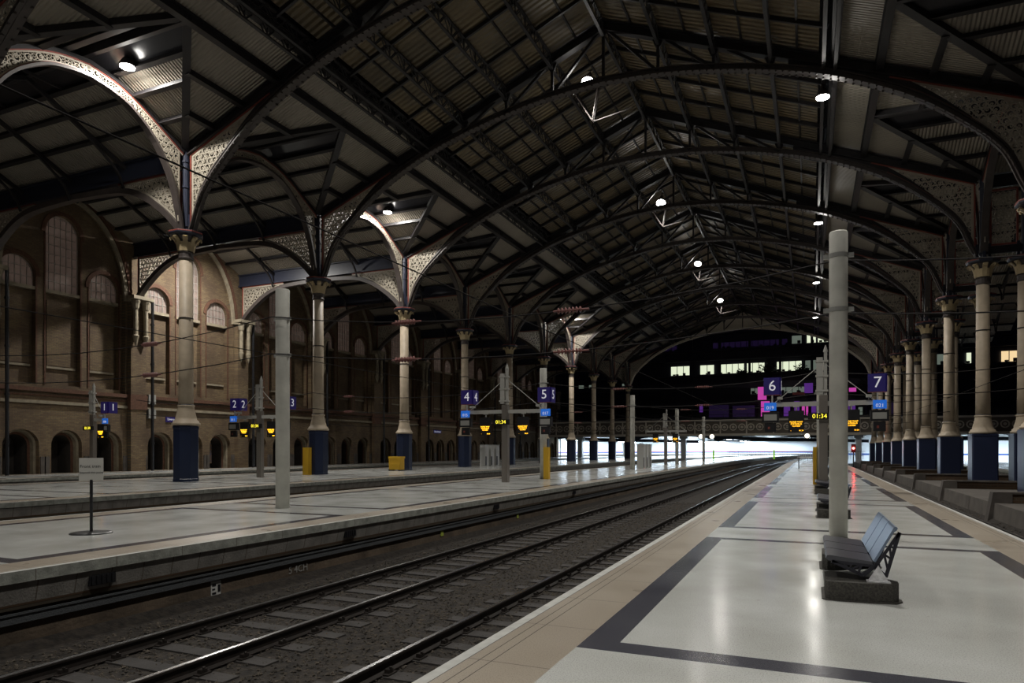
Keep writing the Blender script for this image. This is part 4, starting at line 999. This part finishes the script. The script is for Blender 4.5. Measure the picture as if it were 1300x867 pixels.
# arched fascia in front of the hall vault
b = MB(); xs = [PX_(p, 128.5) for p in (560, 697, 802, 912, 1052, 1180, 1320)]
for x0, x1 in zip(xs[1:], xs[2:]):
    n = 16; pr = None
    for i in range(n+1):
        t = i/n; x = x0+(x1-x0)*t; z = 2.95+1.05*math.sqrt(max(0, 1-(2*t-1)**2))
        if pr: b.prism([(pr[0], 128.4, pr[1]), (x, 128.4, z), (x, 128.4, 4.3), (pr[0], 128.4, 4.3)], (0, .3, 0))
        pr = (x, z)
tag(b.build('arched_fascia', 'darkblue'), 'dark arched fascia framing the bright hall beneath the far bridge', 'fascia')
# dark sloping girders under the bridge
for i, (x0, x1, s) in enumerate(((-44, -19, 127), (-17, 9, 127), (12, 40, 127))):
    b = MB(); b.bar((x0, s, 3.7), (x1, s+3, 3.0), .5, .5); b.bar((x0, s, 3.2), (x1, s+3, 3.0), .2, .2); tag(b.build('under_bridge_girder', 'darkblue'), 'dark steel girder below the far bridge, %s from the left' % ORD[i], 'girder')
# white hall: vaulted ceiling on bright tubes, curved back wall
wallpts = [(-90, 118), (-68, 131), (-58, 155), (-46, 184), (-30, 205), (-11, 219), (4, 222)]
b = MB()
for (x0, s0), (x1, s1) in zip(wallpts, wallpts[1:]):
    for z0, z1, m_ in ((-1.2, .2, 4), (.2, .55, 1), (.55, .85, 2), (.85, 1.0, 3), (1.0, 5.2, 0)):
        b.add([(x0, s0, z0), (x1, s1, z0), (x1, s1, z1), (x0, s0, z1)], [(3, 2, 1, 0)], 0 if m_ in (1, 3) else (1 if m_ == 2 else (2 if m_ == 4 else 0)))
        if m_ == 2: b.add([(x0, s0-.05, z1), (x1, s1-.05, z1), (x1, s1-.05, z1+.12), (x0, s0-.05, z1+.12)], [(3, 2, 1, 0)], 3)
tag(b.build('wall_hall_back', ['hallwall', 'bluestripe', 'concrete', 'redstripe']), kind='structure')
b = MB(); b.add([(6, 150, -1.2), (80, 150, -1.2), (80, 150, 5.4), (6, 150, 5.4)], [(0, 1, 2, 3)], 0); b.add([(6, 149.9, .5), (80, 149.9, .5), (80, 149.9, .8), (6, 149.9, .8)], [(0, 1, 2, 3)], 1)
tag(b.build('wall_hall_right', ['hallwall', 'bluestripe']), kind='structure')
b = MB()
for x0 in range(-90, 81, 10):
    for i in range(8):
        a0, a1 = PI*i/8, PI*(i+1)/8
        b.add([(x0+5-5*math.cos(a0), 130.5, 4.1+1.5*math.sin(a0)), (x0+5-5*math.cos(a1), 130.5, 4.1+1.5*math.sin(a1)), (x0+5-5*math.cos(a1), 250, 4.1+1.5*math.sin(a1)), (x0+5-5*math.cos(a0), 250, 4.1+1.5*math.sin(a0))], [(0, 1, 2, 3)])
tag(b.build('ceiling_hall_vault', 'hallceil'), kind='structure')
b = MB(); b.add([(-90, 250, -1.2), (90, 250, -1.2), (90, 250, 6), (-90, 250, 6)], [(0, 1, 2, 3)]); tag(b.build('wall_hall_end', 'bldg'), kind='structure')
tube = None
for i, x in enumerate((-64, -54, -44, -34, -24.5, -14)):
    for j, s in enumerate((134, 146, 158, 170, 182, 194)):
        if x < -46 and s > 160: continue
        if x < -60 and s > 140: continue
        if x > -20 and s > 190: continue
        lab = 'bright tube light under the white vault beyond the bridge'
        if tube is None:
            tube = empty('tube_light', (0, 0, 0), lab, 'tube light', 'tube lights beyond the bridge'); MB().box(-.12, .12, -3, 3, 0, .10).build('batten', 'hallwall', tube); MB().box(-.08, .08, -2.9, 2.9, -.08, 0).build('glowing_tube', 'halltube', tube); o = tube
        else: o = dup(tube)
        o.location = (x, s, 3.45)
for i, x in enumerate((16, 26, 36, 46)):
    for s in (132, 143):
        o = dup(tube); o.location = (x, s, 3.45); tag(o, 'bright tube light in the hall behind the right-hand columns', None, 'tube lights behind the right-hand columns')
for x, s, sx in ((-58, 140, 20), (-44, 160, 22), (-30, 175, 24), (-18, 150, 16), (-12, 190, 20), (-20, 198, 22), (-8, 206, 18)):
    area_light('hall_fill_light', (x, s, 3.8), (0, 0, 0), sx, 24, HALL_W*sx)  # broad fill lights added to brighten the hall; the tubes are separate
for x in (20, 40): area_light('hall_fill_light', (x, 138, 3.8), (0, 0, 0), 18, 14, HALL_W*14)
# doors, clocks and signal
for i, x in enumerate((-52, -46.5, -43)):
    s = interp([(a, c) for a, c in wallpts], x); b = MB(); b.box(x-.6, x+.6, s-.6, s-.3, .2, 3.4); tag(b.build('hall_doorway', 'mastcollar'), 'grey door in the white hall wall, %s from the left' % ORD[i], 'door')
for i, (x, s) in enumerate(((-16.9, 118), (-15.1, 118), (-.5, 118))):
    r = empty('round_clock', (x, s, 3.75), 'round lit clock hanging under the bridge, %s from the left' % ORD[i], 'clock'); MB().tube((0, 0, 0), (0, .12, 0), .48, n=20).build('case', 'black', r); MB().tube((0, -.02, 0), (0, 0, 0), .38, n=20).build('face', 'clockface', r)
    b = MB(); b.box(-.02, .02, -.04, -.025, 0, .26); b.box(0, .2, -.04, -.025, -.02, .02); b.build('hands', 'black', r); MB().tube((0, .06, .45), (0, .06, 1.0), .03, n=6).build('hanger', 'black', r)
r = empty('signal', (4.6, 92, 0), 'red light signal beyond the near platform mast', 'signal'); MB().tube((0, 0, -1.2), (0, 0, 1.2), .07, n=8).build('post', 'black', r); MB().box(-.25, .25, -.1, .1, 1.2, 2.3).build('backboard', 'black', r); MB().tube((0, -.14, 1.75), (0, -.1, 1.75), .15, n=12).build('red_lens', 'redled', r)
r.location = (5.05, 98, 0)
point_light('signal_light', (r.location.x, 97.4, 1.75), 30, (1, .03, .03), .1)
for i, (x, s) in enumerate(((-5.4, 118), (-14.6, 116))):
    b = MB(); b.box(x-.13, x+.13, s, s+.1, 0, 1.5); tag(b.build('lime_post', 'signgreen'), 'lime green post at the far platform end, %s' % ('right one', 'left one')[i], 'post')
b = MB()
for i in range(60): b.tube((-13+i*.35, 122.2, 0), (-13+i*.35, 122.2, 1.3), .03, n=4)
b.box(-13, 8, 122.15, 122.25, 1.25, 1.32); tag(b.build('far_fence', 'mastcollar'), 'pale railing fence across the far track ends', 'fence')

# ================================================================== OFFICE BUILDING BEYOND
r = empty('office_building', (0, 152, 0), 'dark multi-storey office building with lit window band beyond the roof', 'building')
b = MB(); b.box(-110, 110, 0, 20, 6, 60, 0)
for z in (10.5, 14.8, 17.2, 20.6, 22.6, 26.2, 30, 34): b.box(-110, 110, -1.2, 0, z, z+.45, 0)
for x in range(-108, 110, 6): b.box(x, x+.5, -.6, 0, 6, 60, 0)
b.build('facade', 'bldg', r)
def win(x0, x1, z0, z1, mt, y=-.3):
    f = MB(); f.box(x0, x1, y, y+.1, z0, z1); o = f.build('lit_window', mt, r)
    g = MB(); n = max(1, int((x1-x0)/1.1)); rnd = random.Random(int(x0*7))
    for i in range(n+1): xx = x0+(x1-x0)*i/n; g.box(xx-.06, xx+.06, y-.05, y, z0, z1)
    for i in range(n): xx = x0+(x1-x0)*(i+rnd.random())/n; g.box(xx-.3, xx+.3, y-.05, y, z0, z0+rnd.uniform(.2, .7))
    g.build('mullion', 'bldg', o)
def PX(px, s=152): # horizontal position seen at photo column px on plane s
    q = (px-650)/867; return s*(q*math.cos(TH)-math.sin(TH))/(math.cos(TH)+q*math.sin(TH))
for a, c, m_ in ((852, 876, 'office'), (889, 907, 'office'), (915, 945, 'office'), (948, 971, 'office'), (986, 1018, 'office'), (1022, 1042, 'officedim'), (1186, 1200, 'officedim'), (1226, 1233, 'office'), (1270, 1291, 'office2')):
    win(PX(a), PX(c), 17.75, 19.7, m_)
for a, c, m_ in ((1005, 1018, 'officedim'), (1024, 1036, 'office'), (1038, 1055, 'office')): win(PX(a), PX(c), 23.3, 24.9, m_)
for a, c in ((905, 1000), (820, 860)): win(PX(a), PX(c), 22.9, 24.4, 'purpledim')
for a, c in ((950, 975), (990, 1030)): win(PX(a), PX(c), 13.2, 14.4, 'officedim')
for a, c in ((790, 800), (735, 742), (748, 752)): win(PX(a), PX(c), 15.4, 16.4, 'officedim')
def lit(name, x0, x1, z0, z1, s, mt, label, cat):
    b = MB(); b.box(PX(x0, s), PX(x1, s), s, s+.4, z0, z1)
    if z0 > 8.5: b.box(PX(x0, s)+.1, PX(x0, s)+.3, s+.1, s+.3, 7.6, z0, 1)
    tag(b.build(name, [mt, 'bldg']), label, cat)
lit('lit_kiosk', 962, 973, 10.9, 13.3, 136, 'pink', 'pink lit kiosk tower above the bridge left of sign six', 'kiosk')
lit('lit_kiosk', 966, 977, 7.6, 10.6, 136, 'pink', 'pink lit stall below the kiosk tower above the bridge', 'kiosk')
lit('lit_awning', 1006, 1022, 11.6, 12.1, 136, 'redstripe', 'red awning strip above the bridge behind sign post six', 'awning')
lit('advert_board', 1021, 1032, 11.9, 13.7, 136, 'purple', 'purple lit advert board above the bridge behind the sign post', 'advert board')
lit('advert_board', 1078, 1087, 11.9, 12.6, 136, 'pink', 'magenta lit strip above the bridge right of the big mast', 'advert board')
for i, (a, c, z0, z1, m_) in enumerate(((900, 925, 7.6, 10.2, 'purpledim'), (930, 958, 7.6, 10.0, 'purpledim'), (995, 1003, 7.6, 9.8, 'purple'), (1008, 1015, 7.6, 10.6, 'purple'), (1018, 1026, 7.6, 10.3, 'pink'), (1030, 1036, 7.6, 10.5, 'purple'), (1077, 1086, 7.6, 10.5, 'purple'), (1090, 1095, 7.6, 9.2, 'officedim'), (888, 892, 8.9, 10.4, 'purple'), (1110, 1140, 7.6, 10, 'purpledim'))):
    lit('lit_shopfront', a, c, z0, z1, 138, m_, 'small purple lit shopfront above the far bridge, %s from the left' % ORD[i] if i < 14 else '', 'shopfront')
b = MB(); b.box(-90, 90, 134, 151, 6.2, 7.6); b.box(-90, 90, 140, 141, 13.6, 14.6); b.box(-90, 90, 145, 146, 10.6, 11.2)
tag(b.build('upper_deck', 'bldg'), kind='structure')
def bush(px, s, z, rad, label):
    r_ = empty('balcony_shrub', (PX(px, s), s, z), label, 'shrub'); b = MB(); rnd = random.Random(px)
    for i in range(160):
        d = Vector((rnd.gauss(0, 1), rnd.gauss(0, 1), rnd.gauss(0, .7))).normalized()*rad*rnd.random()**.4; e = Vector((rnd.uniform(-1, 1), rnd.uniform(-1, 1), rnd.uniform(-1, 1))).normalized()*.35; f_ = d.cross(e).normalized()*.14
        b.add([d-e, d+f_, d+e, d-f_], [(0, 1, 2, 3)])
    b.build('leaves', 'plant', r_); MB().tube((0, 0, -rad*2.2), (0, 0, 0), .12, n=6).build('stem', 'black', r_)
bush(975, 149, 17.9, 1.9, 'dark shrub silhouetted against the lit windows above sign six'); bush(1017, 149, 17.4, 1.6, 'dark shrub silhouetted right of the lit windows')
bush(942, 149, 17.2, 1.2, 'small dark shrub silhouetted below the middle of the lit window band'); bush(1100, 140, 13.2, 2.4, 'dark leafy shrub above the bridge left of sign seven')
